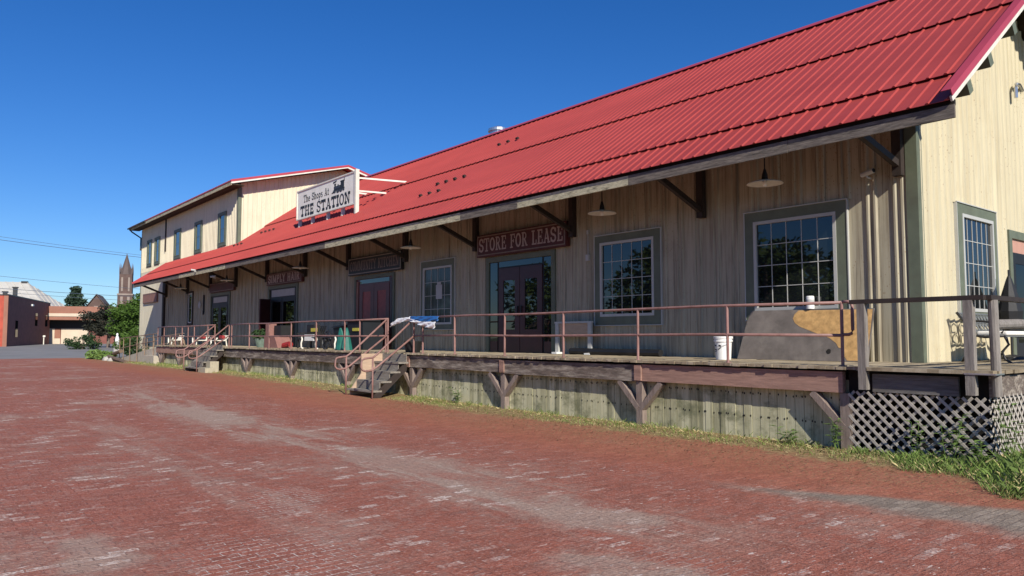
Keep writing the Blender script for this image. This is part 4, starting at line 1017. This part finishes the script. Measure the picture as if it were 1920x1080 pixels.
# white card on a low stand with curled pale legs
cs_ = thing('card_stand', (-24.6, 11.2, DECK), 'white card on a low stand with curled pale legs beside the spoked wheel', 'stand')
mb = MB(); mb.box(-25.55, -24.78, 11.3, 11.33, 1.47, 1.69); mb.build('card', 'bucket', cs_)
mb = MB(); mb.tube([(-25.6, 11.36, 1.58), (-22.9, 11.2, 1.60)], .025, 8); mb.build('crossbar', 'iron', cs_)
for x in (-25.5, -24.3, -22.85):
    mb = MB(); mb.tube([(x + .18, 11.15, DECK + .02), (x + .05, 11.15, DECK + .05), (x - .02, 11.17, DECK + .2), (x + .02, 11.19, DECK + .34), (x - .05, 11.2, DECK + .42)], .03, 8)
    mb.build('curled_leg', 'whitepaint', cs_, smooth=True)
# teal folded cloth
tl = MB(); 
for sx, w in ((-22.62, .17), (-22.2, .2)):
    tl.lathe([(.02, .72), (.06, .6), (w * .7, .3), (w, .0), (.0, .0)], (sx, 11.25, DECK + .003), 9)
for i, q in enumerate(tl.v): tl.v[i] = (q[0] + .03 * math.sin(q[2] * 9 + i), q[1], q[2])
tag(tl.build('folded_canopy', 'teal', origin=(-22.4, 11.25, DECK)), 'teal folded canopy standing on the dock left of the red doors', 'canopy')
# wheelie bin
bn2 = thing('rubbish_bin', (-23.2, 12.0, DECK), 'blue-black wheeled bins with slanted lids behind the teal canopy', 'bin')
mb = MB(); mb.hexa([(-24.2, 11.9, DECK + .1), (-23.5, 11.9, DECK + .1), (-23.5, 12.5, DECK + .1), (-24.2, 12.5, DECK + .1), (-24.4, 11.85, 1.92), (-23.45, 11.85, 1.98), (-23.45, 12.55, 2.1), (-24.4, 12.55, 2.02)]); mb.build('body', 'bluebin', bn2)
mb = MB(); mb.hexa([(-24.45, 11.8, 1.925), (-23.4, 11.8, 1.985), (-23.4, 12.6, 2.105), (-24.45, 12.6, 2.025), (-24.4, 11.85, 1.98), (-23.45, 11.85, 2.04), (-23.45, 12.55, 2.16), (-24.4, 12.55, 2.08)]); mb.build('lid', 'bluebin', bn2)
for x in (-24.05, -23.65):
    mb = MB(); mb.tube([(x - .04, 11.89, DECK + .11), (x + .04, 11.74, DECK + .11)], .10, 12); mb.build('wheel', 'black', bn2)
bn3 = thing('rubbish_bin', (-22.6, 12.1, DECK), 'black upright bin close to the red doors, behind the teal canopy', 'bin')
mb = MB(); mb.hexa([(-23.1, 11.8, DECK + .003), (-22.1, 11.8, DECK + .003), (-22.1, 12.5, DECK + .003), (-23.1, 12.5, DECK + .003), (-23.15, 11.75, 2.12), (-22.05, 11.75, 2.12), (-22.05, 12.55, 2.12), (-23.15, 12.55, 2.12)]); mb.build('body', 'bluebin', bn3)
mb = MB(); mb.box(-23.2, -22.0, 11.7, 12.6, 2.121, 2.18); mb.build('lid', 'bluebin', bn3)
mb = MB(); mb.box(-22.75, -22.3, 11.735, 11.748, 1.8, 1.9); mb.build('yellow_tag', 'yellow', bn3)
# white chairs with cushions at the far end
def white_chair(x, label, cush):
    c = thing('white_chair', (x, 11.6, DECK), label, 'chair', 'low white chairs near the far railing')
    mb = MB(); mb.box(x - .36, x + .36, 11.4, 11.85, DECK + .24, DECK + .28); mb.build('seat', 'whitepaint', c)
    mb = MB()
    for i in range(5): mb.beam((x - .32 + i * .16, 11.85, DECK + .27), (x - .36 + i * .18, 12.0, DECK + .50), .09, .025)
    mb.build('backrest', 'whitepaint', c)
    for s in (-1, 1):
        mb = MB(); mb.tube([(x + s * .36, 11.36, DECK + .02), (x + s * .30, 11.38, DECK + .15), (x + s * .36, 11.4, DECK + .28), (x + s * .46, 11.42, DECK + .38)], .035, 8); mb.build('leg', 'whitepaint', c, smooth=True)
        mb = MB(); mb.tube([(x + s * .34, 11.9, DECK), (x + s * .33, 11.86, DECK + .26)], .03, 8); mb.build('leg', 'whitepaint', c)
    if cush:
        mb = MB(); mb.box(x - .25, x + .25, 11.7, 11.86, DECK + .34, DECK + .50); o = mb.build('cushion', 'redcloth', c)
        bv = o.modifiers.new('round', 'BEVEL'); bv.width = .05; bv.segments = 3
white_chair(-35.8, 'low white chair with a bright red cushion left of the far steps', True)
white_chair(-38.6, 'low white chair with a dull red cushion in front of the farthest door', True)
white_chair(-42.9, 'white chair at the very end of the dock with no cushion', False)

# ------------------------------------------------------------------ near end platform furniture
bh = thing('garden_bench', (-4.75, 14.9, DECK), 'ornate iron garden bench with a white cushion behind the wooden corner rail', 'bench')
for y in (13.95, 15.6):
    mb = MB()
    mb.tube([(-5.12, y, 2.02), (-5.0, y, 1.85), (-4.92, y, 1.64), (-4.70, y, 1.60), (-4.42, y, 1.62)], .022, 8)
    mb.tube([(-4.42, y, 1.62), (-4.36, y, 1.48), (-4.46, y, 1.36), (-4.42, y, 1.24), (-4.33, y, DECK)], .02, 8)
    mb.tube([(-4.92, y, 1.64), (-4.88, y, 1.46), (-4.98, y, 1.32), (-5.06, y, DECK)], .02, 8)
    mb.tube([(-5.02, y, 1.88), (-4.72, y, 1.86), (-4.46, y, 1.82), (-4.40, y, 1.74), (-4.46, y, 1.66)], .018, 8)
    mb.build('side_frame', 'iron', bh, smooth=True)
mb = MB()
for i in range(6): mb.box(-4.9 + i * .085, -4.84 + i * .085, 13.95, 15.6, 1.60, 1.62)
mb.build('seat', 'benchmetal', bh)
mb = MB()
bp = lambda a, b: (-4.93 - (b - 1.64) * .48, a, b)
for b in (1.68, 2.0): mb.tube([bp(13.97, b), bp(15.58, b)], .02, 6)
for i in range(12):
    a = 14.03 + i * .135
    for b in (1.76, 1.9):
        mb.tube([bp(a + .055 * math.cos(t * math.pi / 4), b + .062 * math.sin(t * math.pi / 4)) for t in range(9)], .011, 5)
    mb.tube([bp(a + .067, 1.68), bp(a + .067, 2.0)], .011, 5)
mb.build('backrest', 'benchmetal', bh)
mb = MB(); mb.box(-4.88, -4.42, 14.1, 15.5, 1.625, 1.70); o = mb.build('cushion', 'cushion', bh); bv = o.modifiers.new('round', 'BEVEL'); bv.width = .03; bv.segments = 3
um = thing('folded_umbrella', (-5.0, 16.2, DECK), 'dark pointed shape, modelled as a closed umbrella, between the gable window and pink door', 'umbrella')
mb = MB(); mb.lathe([(.0, 1.62), (.05, 1.5), (.14, 1.2), (.21, .9), (.17, .5), (.07, .45), (.0, .45)], (-5.0, 16.15, DECK), 9); mb.build('canopy', 'black', um)  # dark silhouette at the gable, source unknown, shaped as an umbrella
mb = MB(); mb.tube([(-5.0, 16.15, DECK), (-5.0, 16.15, DECK + 1.68)], .02, 8); mb.build('pole', 'iron', um)
mb = MB(); mb.lathe([(.0, .0), (.24, .0), (.22, .05), (.05, .09), (.0, .09)], (-5.0, 16.15, DECK + .004), 16); mb.build('base', 'iron', um)

# ------------------------------------------------------------------ ramp at the far end
rp = thing('concrete_ramp', (-46, 11.2, .2), 'pale concrete ramp with rusty railing at the far end of the dock', 'ramp')
mb = MB(); mb.prism([(-42.35, .1), (-42.35, 1.06), (-44.2, .98), (-51.5, .28), (-51.5, .1)], lambda a, b, c: (a, 10.75 + c, b), 0, 1.3); mb.build('slab', 'concrete', rp)
mb = MB(); mb.box(-44.6, -42.35, 10.45, 10.74, .1, .62); mb.build('kerb_block', 'concrete', rp)
for y in (10.68, 12.0):
    mb = MB(); mb.tube([(-42.6, y, 1.80), (-44.2, y, 1.74), (-51.2, y, 1.5)], PR, 8); mb.tube([(-42.6, y, 1.40), (-44.2, y, 1.34), (-51.2, y, .9)], PR, 8); mb.build('rail', 'railold', rp)
    for x in (-43.4, -45.2, -46.9, -48.6, -50.2, -51.2):
        mb = MB(); mb.tube([(x, y, .2), (x, y, 1.50 + (x + 51.2) * .034)], PR, 8); mb.build('post', 'railold', rp)
for (p, q, r_, lab) in (((-50.8, 10.0, .42), (-45.0, 9.7, .24), .11, 'dark old timber lying aslant in front of the ramp'), ((-52.5, 10.5, .5), (-50.5, 10.6, .75), .12, 'short old timber propped on stones at the ramp foot')):
    mb = MB(); mb.tube([p, [(a + b) / 2 for a, b in zip(p, q)], q], r_, 8); tag(mb.build('old_timber', 'log', origin=p), lab, 'timber', 'old timbers by the ramp')
rr = random.Random(5)
for (x, y, s, lab) in ((-50.6, 9.9, .42, 'pale stone under the upper end of the slanting timber'), (-49.2, 9.85, .34, 'grey stone beside the slanting timber'), (-55.4, 9.8, .40, 'pale stone left of the weeds at the road edge')):
    mb = MB(); rows = []
    for i in range(6):
        th = math.pi * i / 5; rows.append([(x + s * math.sin(th) * math.cos(2 * math.pi * j / 9) * rr.uniform(.8, 1.15), y + s * .7 * math.sin(th) * math.sin(2 * math.pi * j / 9) * rr.uniform(.8, 1.1), .22 + s * .55 * math.cos(th)) for j in range(9)])
    mb.grid(rows, 0, True); tag(mb.build('stone', 'stone', origin=(x, y, .2), smooth=True), lab, 'stone', 'stones by the ramp')
for (x, z, lab) in ((-45.9, .95, 'rusty spoked iron wheel left of the ramp railing'), (-44.2, 1.0, 'rusty spoked iron wheel nearest the dock end')):
    w = thing('rusty_wheel', (x, 12.35, .4), lab, 'wheel', 'rusty wheels behind the ramp'); cc = Vector((x, 12.35, z))
    mb = MB(); mb.tube([cc + Vector((.5 * math.cos(a * math.pi / 12), 0, .5 * math.sin(a * math.pi / 12))) for a in range(25)], .06, 8); mb.build('rim', 'railold', w)
    mb = MB()
    for a in range(8): mb.tube([cc, cc + Vector((.48 * math.cos(a * math.pi / 4), 0, .48 * math.sin(a * math.pi / 4)))], .03, 6)
    mb.build('spokes', 'railold', w)

# ------------------------------------------------------------------ grass and weeds
def blades(name, m, n, place, h0, h1, w, lean, label_seed):
    rg = random.Random(label_seed); mb = MB(); k = 0
    while k < n:
        p = place(rg)
        if p is None: continue
        x, y, s = p; z = gz(x) - .01; a = rg.uniform(0, 6.28); h = rg.uniform(h0, h1) * s; l = rg.uniform(.1, lean) * h
        dx, dy = math.cos(a), math.sin(a); ww = w * rg.uniform(.7, 1.3)
        mb.face([(x - dy * ww, y + dx * ww, z), (x + dy * ww, y - dx * ww, z), (x + dx * l * .5 + dy * ww * .6, y + dy * l * .5 - dx * ww * .6, z + h * .6), (x + dx * l, y + dy * l, z + h * (1 - .3 * rg.random()))]); k += 1
    return tag(mb.build(name, m, recalc=False), kind='stuff')
clump = [(random.uniform(-45, -3.5), random.uniform(9.9, 10.66), random.uniform(.2, .55)) for _ in range(110)]
def verge(rg):
    if rg.random() < .75:
        c = rg.choice(clump); x = rg.gauss(c[0], c[2]); y = rg.gauss(c[1], .16)
    else: x = rg.uniform(-46, -3.3); y = rg.uniform(9.55, 10.66)
    if y > 10.68 or y < 9.35 or -18.5 < x < -17 and y > 9.35 or -33.2 < x < -31.4: return None
    if rg.random() > min(1, 14 / max(6, -x)) * 1.0 + .25: return None
    return x, y, (1.15 if y > 10.35 else .7) * (1 + max(0, -x - 12) * .012)
blades('grass', 'grass', 7000, verge, .03, .12, .005, .9, 21)
blades('dry_grass', 'straw', 6500, verge, .015, .06, .004, 2.2, 22)
def corner(rg):
    x = rg.uniform(-5.2, 1.0); y = rg.uniform(8.0, 13.5)
    edge = 9.95 - .62 * (x + 4.6) + .25 * math.sin(x * 5)
    if x < -3.4 and y > 10.48: return None
    if y < edge: return None
    return x, y, .6 + .9 * min(1, (y - edge) / 1.0) * (1 if x > -3.6 else .45)
blades('tall_grass', 'grassbright', 26000, corner, .07, .20, .0032, .9, 23)
blades('tall_straw', 'straw', 5000, corner, .05, .17, .0028, 1.2, 24)
rg = random.Random(31); mb = MB()
for _ in range(2600):
    x = rg.uniform(-16, -2.8); y = 10.4 - abs(rg.gauss(0, 1.1))
    if y < 6.8: continue
    s = rg.uniform(.010, .026); a = rg.uniform(0, 6.28); z = gz(x) + rg.uniform(.002, .012)
    mb.face([(x + s * math.cos(a), y + s * math.sin(a), z), (x + .5 * s * math.cos(a + 1.7), y + .5 * s * math.sin(a + 1.7), z + .006), (x - s * math.cos(a), y - s * math.sin(a), z + .003), (x - .5 * s * math.cos(a + 1.7), y - .5 * s * math.sin(a + 1.7), z + .008)])
tag(mb.build('leaf_litter', 'litter', recalc=False), kind='stuff')
def weed(x, y, h, n, label, seed, spread=.2, leafs=.085):
    rg = random.Random(seed); w = thing('weed', (x, y, gz(x)), label, 'weed', 'tall weeds round the dock')
    ms, ml = MB(), MB()
    for i in range(n):
        a = rg.uniform(0, 6.28); tip = Vector((x + spread * math.cos(a) * rg.random(), y + spread * .5 * math.sin(a) - .05, gz(x) + h * rg.uniform(.6, 1)))
        b0 = Vector((x + rg.uniform(-.05, .05), y + rg.uniform(-.03, .03), gz(x) - .02)); pts = [b0, b0.lerp(tip, .5) + Vector((rg.uniform(-.03, .03), -.02, 0)), tip]
        ms.tube(pts, .005, 5, taper=.002)
        for k in range(9):
            t = .3 + .7 * k / 8; p = b0.lerp(tip, t); an = k * 2.4 + a; d = Vector((math.cos(an), math.sin(an), .35)).normalized(); sd = d.cross(Vector((0, 0, 1))).normalized()
            s = leafs * rg.uniform(.7, 1.3)
            ml.face([p, p + d * s * .6 + sd * s * .3, p + d * s * 1.5 - Vector((0, 0, s * .3)), p + d * s * .6 - sd * s * .3])
    ms.build('stems', 'leafweed', w, recalc=False); ml.build('leaves', 'leafweed', w, recalc=False)
weed(-3.95, 10.42, .66, 5, 'leafy weed climbing the front lattice near its right edge', 41)
weed(-3.62, 10.44, .40, 4, 'low leafy weed at the foot of the lattice corner', 42)
weed(-3.40, 10.62, .82, 6, 'tall weed growing up the corner where the two lattices meet', 43, .2)
weed(-4.35, 10.46, .50, 3, 'thin weed halfway along the front lattice', 44)
weed(-5.45, 10.44, .48, 4, 'small bright weed at the post left of the lattice', 45, .1)
weed(-6.2, 10.5, .25, 5, 'low dark weed against the skirting near the lattice', 46)
weed(-14.9, 10.5, .34, 5, 'low weed against the skirting right of the middle steps', 47)
# weeds by the road
for i, (x, y, n, h, lab) in enumerate(((-54.5, 10.0, 300, .55, 'clump of broad-leaved weeds at the road edge left of the ramp'), (-52.6, 10.2, 260, .5, 'clump of pale weeds beside the stones at the ramp foot'))):
    rg = random.Random(60 + i); mb = MB(); leafball(mb, (x, y, .2 + h * .5), (.95, .6, h * .6), n, .13, rg)
    tag(mb.build('weed_clump', 'leafweed', origin=(x, y, .2), recalc=False), lab, 'weeds', 'weed clumps by the ramp')

# ------------------------------------------------------------------ trees and shrubs
def tree(name, x, y, z, h, rad, th, clumps, leaves, size, leafm, label, seed, cat='tree', conical=False, low=.25, barkm='bark', group='trees beyond the station'):
    rg = random.Random(seed); t = thing(name, (x, y, z), label, cat, group)
    mb = MB(); tops = []
    lean = rg.uniform(-.2, .2)
    mb.tube([(x, y, z - .1), (x + lean * .3, y, z + h * .35), (x + lean, y, z + h * .8)], th, 8, taper=th * .3)
    cs = []
    for k in range(clumps):
        for _ in range(60):
            q = Vector((rg.uniform(-1, 1), rg.uniform(-1, 1), rg.uniform(-1, 1)))
            if q.length < 1 and q.length > .35: break
        zz = low + (1 - low) * (q.z * .5 + .5)
        wd = (1.05 - zz) * 1.1 if conical else math.sqrt(max(.05, 1 - ((zz - low) / (1 - low) * 2 - 1) ** 2 * .8))
        c = Vector((x + q.x * rad * wd, y + q.y * rad * wd, z + zz * h * .93)); cs.append(c)
        if k % 3 == 0: mb.tube([(x + lean * .4, y, z + h * max(.2, zz * .55)), tuple(Vector((x, y, z + h * zz * .75)).lerp(c, .5)), tuple(c)], th * .3, 5, taper=th * .08)
    mb.build('trunk', barkm, t)
    mb = MB()
    for c in cs:
        r = rad * rg.uniform(.20, .38) * (.7 if conical else 1)
        leafball(mb, c, (r, r, r * (.55 if conical else .75)), int(leaves / clumps), size, rg)
    mb.build('crown', leafm, t, recalc=False)
tree('round_tree', -91.8, 21.2, .3, 6.3, 3.1, .28, 80, 15000, .17, 'leaf', 'dense bright green round tree beside the far corner of the station', 71, low=.12)
tree('plum_tree', -99.9, 19.6, .35, 5.2, 2.8, .22, 46, 7500, .17, 'leafplum', 'dark purple-leaved tree in front of the garage door', 72, low=.3)
tree('plum_tree', -96.0, 20.4, .35, 3.6, 1.7, .16, 26, 3000, .16, 'leafplum', 'small dark tree between the purple tree and the bright green tree', 73, low=.2)
tree('conifer', -170, 27.2, .6, 12.0, 4.2, .3, 110, 7000, .3, 'leafconifer', 'dark green conifer rising behind the garage roof', 74, conical=True, low=.1)
tree('conifer', -172, 23.5, .6, 7.2, 2.6, .25, 36, 2400, .3, 'leafconifer', 'lower blue-green conifer left of the tall one', 75, conical=True, low=.1)
tree('shrub', -58.6, 13.4, .2, 2.0, 1.7, .06, 30, 3600, .09, 'leaf', 'bright green shrub at the foot of the station far corner', 76, 'shrub', low=.05, group='shrubs')
tree('shrub', -54.8, 12.6, .2, 1.5, 1.0, .05, 16, 1500, .08, 'leafdark', 'dark shrub against the shaded wall behind the ramp', 77, 'shrub', low=.05, group='shrubs')
tree('shrub', -91, 15.4, .3, 1.5, 1.8, .08, 20, 1800, .13, 'leafdark', 'low dark shrub under the bright green tree', 78, 'shrub', low=.05, group='shrubs')
# trees across the yard, behind the viewer: the windows mirror them; more added to dim porch and panes
k = 0
for (x, y, h, r_) in ((-30, -22, 8.5, 4.2), (-42, -26, 9.5, 4.8), (-56, -24, 9.0, 4.8), (-70, -20, 8.0, 4.5), (-18, -25, 9.5, 4.8), (-6, -22, 8.5, 4.4), (7, -25, 9.5, 4.8), (20, -23, 9.0, 4.6), (-36, -34, 11, 5.5), (-50, -35, 11, 5.5), (-12, -34, 11, 5.5), (-84, -16, 8.5, 4.6), (-99, -14, 9, 5), (-116, -12, 10, 5.5), (-132, -9, 10, 5.5)):
    k += 1
    tree('yard_screen_tree', x, y, gz(x), h, r_, .3, 36, 3000, .32, 'leafyard', 'leafy tree across the yard, unseen itself, in a row mirrored in the windows and lengthened to dim the porch', 80 + k, low=.12, group='trees across the yard')
# ------------------------------------------------------------------ buildings beyond the road
da = R(162.4); dv = Vector((math.cos(da), math.sin(da), 0)); rv = Vector((math.sin(da), -math.cos(da), 0))
def B(r, d, z): return tuple(rv * r + dv * d + Vector((0, 0, z)))
FB = lambda d0: (lambda a, b, c: B(a, d0 - c, b))           # face towards the viewer
FSD = lambda r0: (lambda a, b, c: B(r0 + c, a, b))          # side face towards the station
def bbox(name, m, par, r0, r1, d0, d1, z0, z1):
    mb = MB(); mb.hexa([B(r0, d0, z0), B(r1, d0, z0), B(r1, d1, z0), B(r0, d1, z0), B(r0, d0, z1), B(r1, d0, z1), B(r1, d1, z1), B(r0, d1, z1)]); return mb.build(name, m, par)
rb = thing('brick_building', B(-40, 120, .3), 'low red brick building with its long side in shade', 'building')
bbox('front_wall', 'brickred', rb, -33, -23.6, 109, 109.3, .2, 6.7); bbox('side_wall', 'brickdark', rb, -23.9, -23.55, 109.3, 135, .2, 6.75)
bbox('far_side_wall', 'brickdark', rb, -33, -32.7, 109.3, 135, .2, 6.25); bbox('roof', 'iron', rb, -33, -23.9, 109.3, 135, 6.3, 6.5); bbox('parapet_cap', 'iron', rb, -24.1, -23.5, 109, 135, 6.76, 6.9); bbox('parapet_cap', 'churchroof', rb, -33, -24.1, 108.95, 109.4, 6.71, 6.88)
bbox('quoin_strip', 'brownband', rb, -23.95, -23.5, 108.9, 108.99, .2, 6.7)
for d0, d1, z0, z1 in ((113.2, 114.4, 1.6, 3.7), (124.6, 126.0, 3.2, 5.0), (131.6, 133.0, 3.2, 4.9)): bbox('window', 'glassdark', rb, -23.54, -23.5, d0, d1, z0, z1)
bbox('wall_light', 'bucket', rb, -23.54, -23.3, 121.5, 122.3, 5.9, 6.15)
bbox('base_slab', 'concrete', rb, -23.5, -21.9, 109.2, 117, .25, .42)
for r_, d_, z1, lab in ((-26.4, 126, 8.6, 'taller dark flue on the brick building roof'), (-27.4, 125, 7.9, 'shorter dark flue on the brick building roof')):
    f = thing('flue', B(r_, d_, 6.5), lab, 'flue', 'flues on the brick building')
    bbox('shaft', 'iron', f, r_ - .25, r_ + .25, d_ - .25, d_ + .25, 6.5, z1); bbox('cowl', 'iron', f, r_ - .34, r_ + .34, d_ - .34, d_ + .34, z1 + .01, z1 + .16)
gb = thing('garage_building', B(-20.5, 136, .5), 'flat roofed tan garage with a brown and cream band above its door', 'building')
bbox('upper_band', 'brownband', gb, -24.3, -12.5, 133.5, 150, 5.25, 6.35); bbox('cream_stripe', 'tanwall', gb, -24.3, -12.5, 133.4, 150.1, 4.78, 5.249); bbox('lower_band', 'brownband', gb, -24.3, -12.5, 133.5, 150, 4.25, 4.779)
bbox('wall', 'brickdark', gb, -24.3, -12.5, 136, 150, .4, 4.249)
bbox('wall_panel', 'black', gb, -24.3, -12.5, 135.94, 135.999, 2.95, 4.24)
d_ = bbox('garage_door', 'tanwall', gb, -22.1, -18.3, 135.85, 135.99, .5, 2.95)
bbox('door_panel', 'tanwall', gb, -24.1, -23.0, 135.88, 135.99, .5, 2.95); bbox('pier', 'brownband', gb, -22.99, -22.2, 135.86, 135.99, 1.4, 2.95); bbox('pier_base', 'tanwall', gb, -22.99, -22.2, 135.84, 135.99, .5, 1.39)
wb = thing('white_roofed_building', B(-40, 165, .5), 'building with a pale standing-seam metal roof behind the brick one', 'building')
mb = MB()
ra, rb_, dz = -75, -31.8, 160
def seam(q0, q1, q2, q3, n):
    q0, q1, q2, q3 = map(Vector, (q0, q1, q2, q3)); mb.face([q0, q1, q2, q3])
    nn = (q1 - q0).cross(q3 - q0).normalized()
    for i in range(n + 1):
        a = q0.lerp(q1, i / n); b = q3.lerp(q2, i / n); mb.beam(a, b, .10, .22, nn)
seam(B(ra, 152, 6.4), B(-27, 152, 6.4), B(rb_, 160, 11.6), B(ra, 160, 11.6), 40)
seam(B(-27, 152, 6.4), B(-24.9, 160, 6.9), B(-24.9, 160, 6.9), B(rb_, 160, 11.6), 6)
seam(B(ra, 168, 6.4), B(-27, 168, 6.4), B(rb_, 160, 11.6), B(ra, 160, 11.6), 10); seam(B(-27, 168, 6.4), B(-24.9, 160, 6.9), B(-24.9, 160, 6.9), B(rb_, 160, 11.6), 4)
mb.build('roof', 'whitemetal', wb, recalc=False)
bbox('wall', 'tanwall', wb, ra, -27, 152.3, 167.5, .3, 6.38); bbox('ridge_end', 'iron', wb, -32.6, -31.6, 159.6, 160.4, 10.6, 11.75)
# church
cu = thing('church', B(-33, 320, 1), 'distant dark brick church with a pointed spire above the trees', 'church')
k = 1.4
def spire(r, d, z0, z1, z2, w, wt):
    bbox('tower', 'churchbrick', cu, r - w, r + w, d - w, d + w, 0, z0)
    bbox('belfry', 'churchbrick', cu, r - w * .86, r + w * .86, d - w * .86, d + w * .86, z0 + .601, z1)
    bbox('pale_band', 'churchtrim', cu, r - w * 1.06, r + w * 1.06, d - w * 1.06, d + w * 1.06, z0, z0 + .6)
    mb = MB(); rows = [[B(r + q * math.cos(R(22.5 + 45 * j)), d + q * math.sin(R(22.5 + 45 * j)), z) for j in range(8)] for q, z in ((w * .95, z1), (w * .5, z1 + (z2 - z1) * .45), (.05, z2))]
    mb.grid(rows, 0, True); mb.build('spire', 'churchroof', cu)
    for sx in (-1, 1):
        for sd in (-1, 1):
            mb = MB(); q = .28; cx, cd = r + sx * w * .8, d + sd * w * .8
            rows = [[B(cx + a * math.cos(R(45 + 90 * j)), cd + a * math.sin(R(45 + 90 * j)), z) for j in range(4)] for a, z in ((q, z1), (q, z1 + 2.2), (.03, z1 + 4.6))]
            mb.grid(rows, 0, True); mb.build('pinnacle', 'churchroof', cu)
    for a in (-.45, .45):
        bbox('belfry_opening', 'churchtrim', cu, r + a * w - .3, r + a * w + .3, d - w * .86 - .06, d - w * .86 - .01, z0 + 1.6, z1 - 1.2)
        bbox('tower_window', 'churchtrim', cu, r + a * w - .45, r + a * w + .45, d - w - .06, d - w - .01, z0 - 4, z0 - .6)
spire(-32.7, 336, 18.2, 26.5, 35.0, 2.7, 0)
g0 = [(-42.6, 0), (-36.0, 0), (-36.0, 12.0), (-39.4, 16.6), (-42.6, 12.0)]
mb = MB(); mb.prism(g0, lambda a, b, c: B(a, 308 + c, b), 0, 16); mb.build('nave', 'churchbrick', cu)
mb = MB()
for a, b in (((-39.4, 16.9), (-35.4, 11.6)), ((-39.4, 16.9), (-43.2, 11.6))):
    mb.hexa([B(a[0], 307.4, a[1]), B(b[0], 307.4, b[1]), B(b[0], 324.5, b[1]), B(a[0], 324.5, a[1]), B(a[0], 307.4, a[1] + .3), B(b[0], 307.4, b[1] + .3), B(b[0], 324.5, b[1] + .3), B(a[0], 324.5, a[1] + .3)])
mb.build('nave_roof', 'churchroof', cu)
for a, b, w, h in ((-39.4, 11.5, .7, 2.6), (-41.2, 9.6, .5, 2.2), (-37.6, 9.6, .5, 2.2)):
    bbox('nave_window', 'churchtrim', cu, a - w, a + w, 307.9, 307.99, b - h / 2, b + h / 2)
# bollard / meter post
bo = thing('meter_post', B(-23.0, 128, .45), 'pale post with a small box head beside the shaded brick wall', 'post')
bbox('shaft', 'whitepaint', bo, -23.06, -22.94, 127.94, 128.06, .4, 1.6); bbox('head', 'whitepaint', bo, -23.1, -22.8, 127.85, 128.1, 1.601, 1.85)
# white garden figure
gf = thing('garden_statue', (-78.8, 16.2, .22), 'small white garden statue in front of the shrubs beside the ramp', 'statue')
mb = MB(); mb.lathe([(.0, .0), (.2, .0), (.16, .3), (.19, .5), (.12, .8), (.07, .88), (.10, 1.0), (.07, 1.1), (.0, 1.13)], (-78.8, 16.2, .85), 12); mb.build('figure', 'bucket', gf, smooth=True)
mb = MB(); mb.lathe([(.0, .0), (.3, .0), (.26, .62), (.0, .62)], (-78.8, 16.2, .22), 12); mb.build('plinth', 'stone', gf)
# overhead wires
def wire(p, q, sag, r_, label):
    p, q = Vector(p), Vector(q); mb = MB()
    mb.tube([p.lerp(q, i / 16) - Vector((0, 0, sag * 4 * (i / 16) * (1 - i / 16))) for i in range(17)], r_, 5)
    tag(mb.build('overhead_wire', 'wire', origin=p), label, 'wire', 'overhead wires')
for wr_ in (
    ((-91.51, 2.57, 12.27), (-98.79, 32.53, 11.06), .25, 0.018, 'upper strand of the highest pair of overhead wires'),
    ((-91.5, 2.58, 11.91), (-98.79, 32.53, 10.86), .25, 0.027, 'lower strand of the highest pair of overhead wires'),
    ((-91.46, 2.73, 8.18), (-98.76, 32.62, 7.08), .25, 0.018, 'thin overhead wire midway between the highest pair and the rooftops'),
    ((-91.44, 2.78, 6.79), (-98.76, 32.63, 6.43), .25, 0.024, 'overhead wire just above the roofs, upper of the two'),
    ((-91.43, 2.79, 6.45), (-98.75, 32.65, 5.84), .25, 0.018, 'lowest overhead wire, just above the rooftops'),
): wire(*wr_)
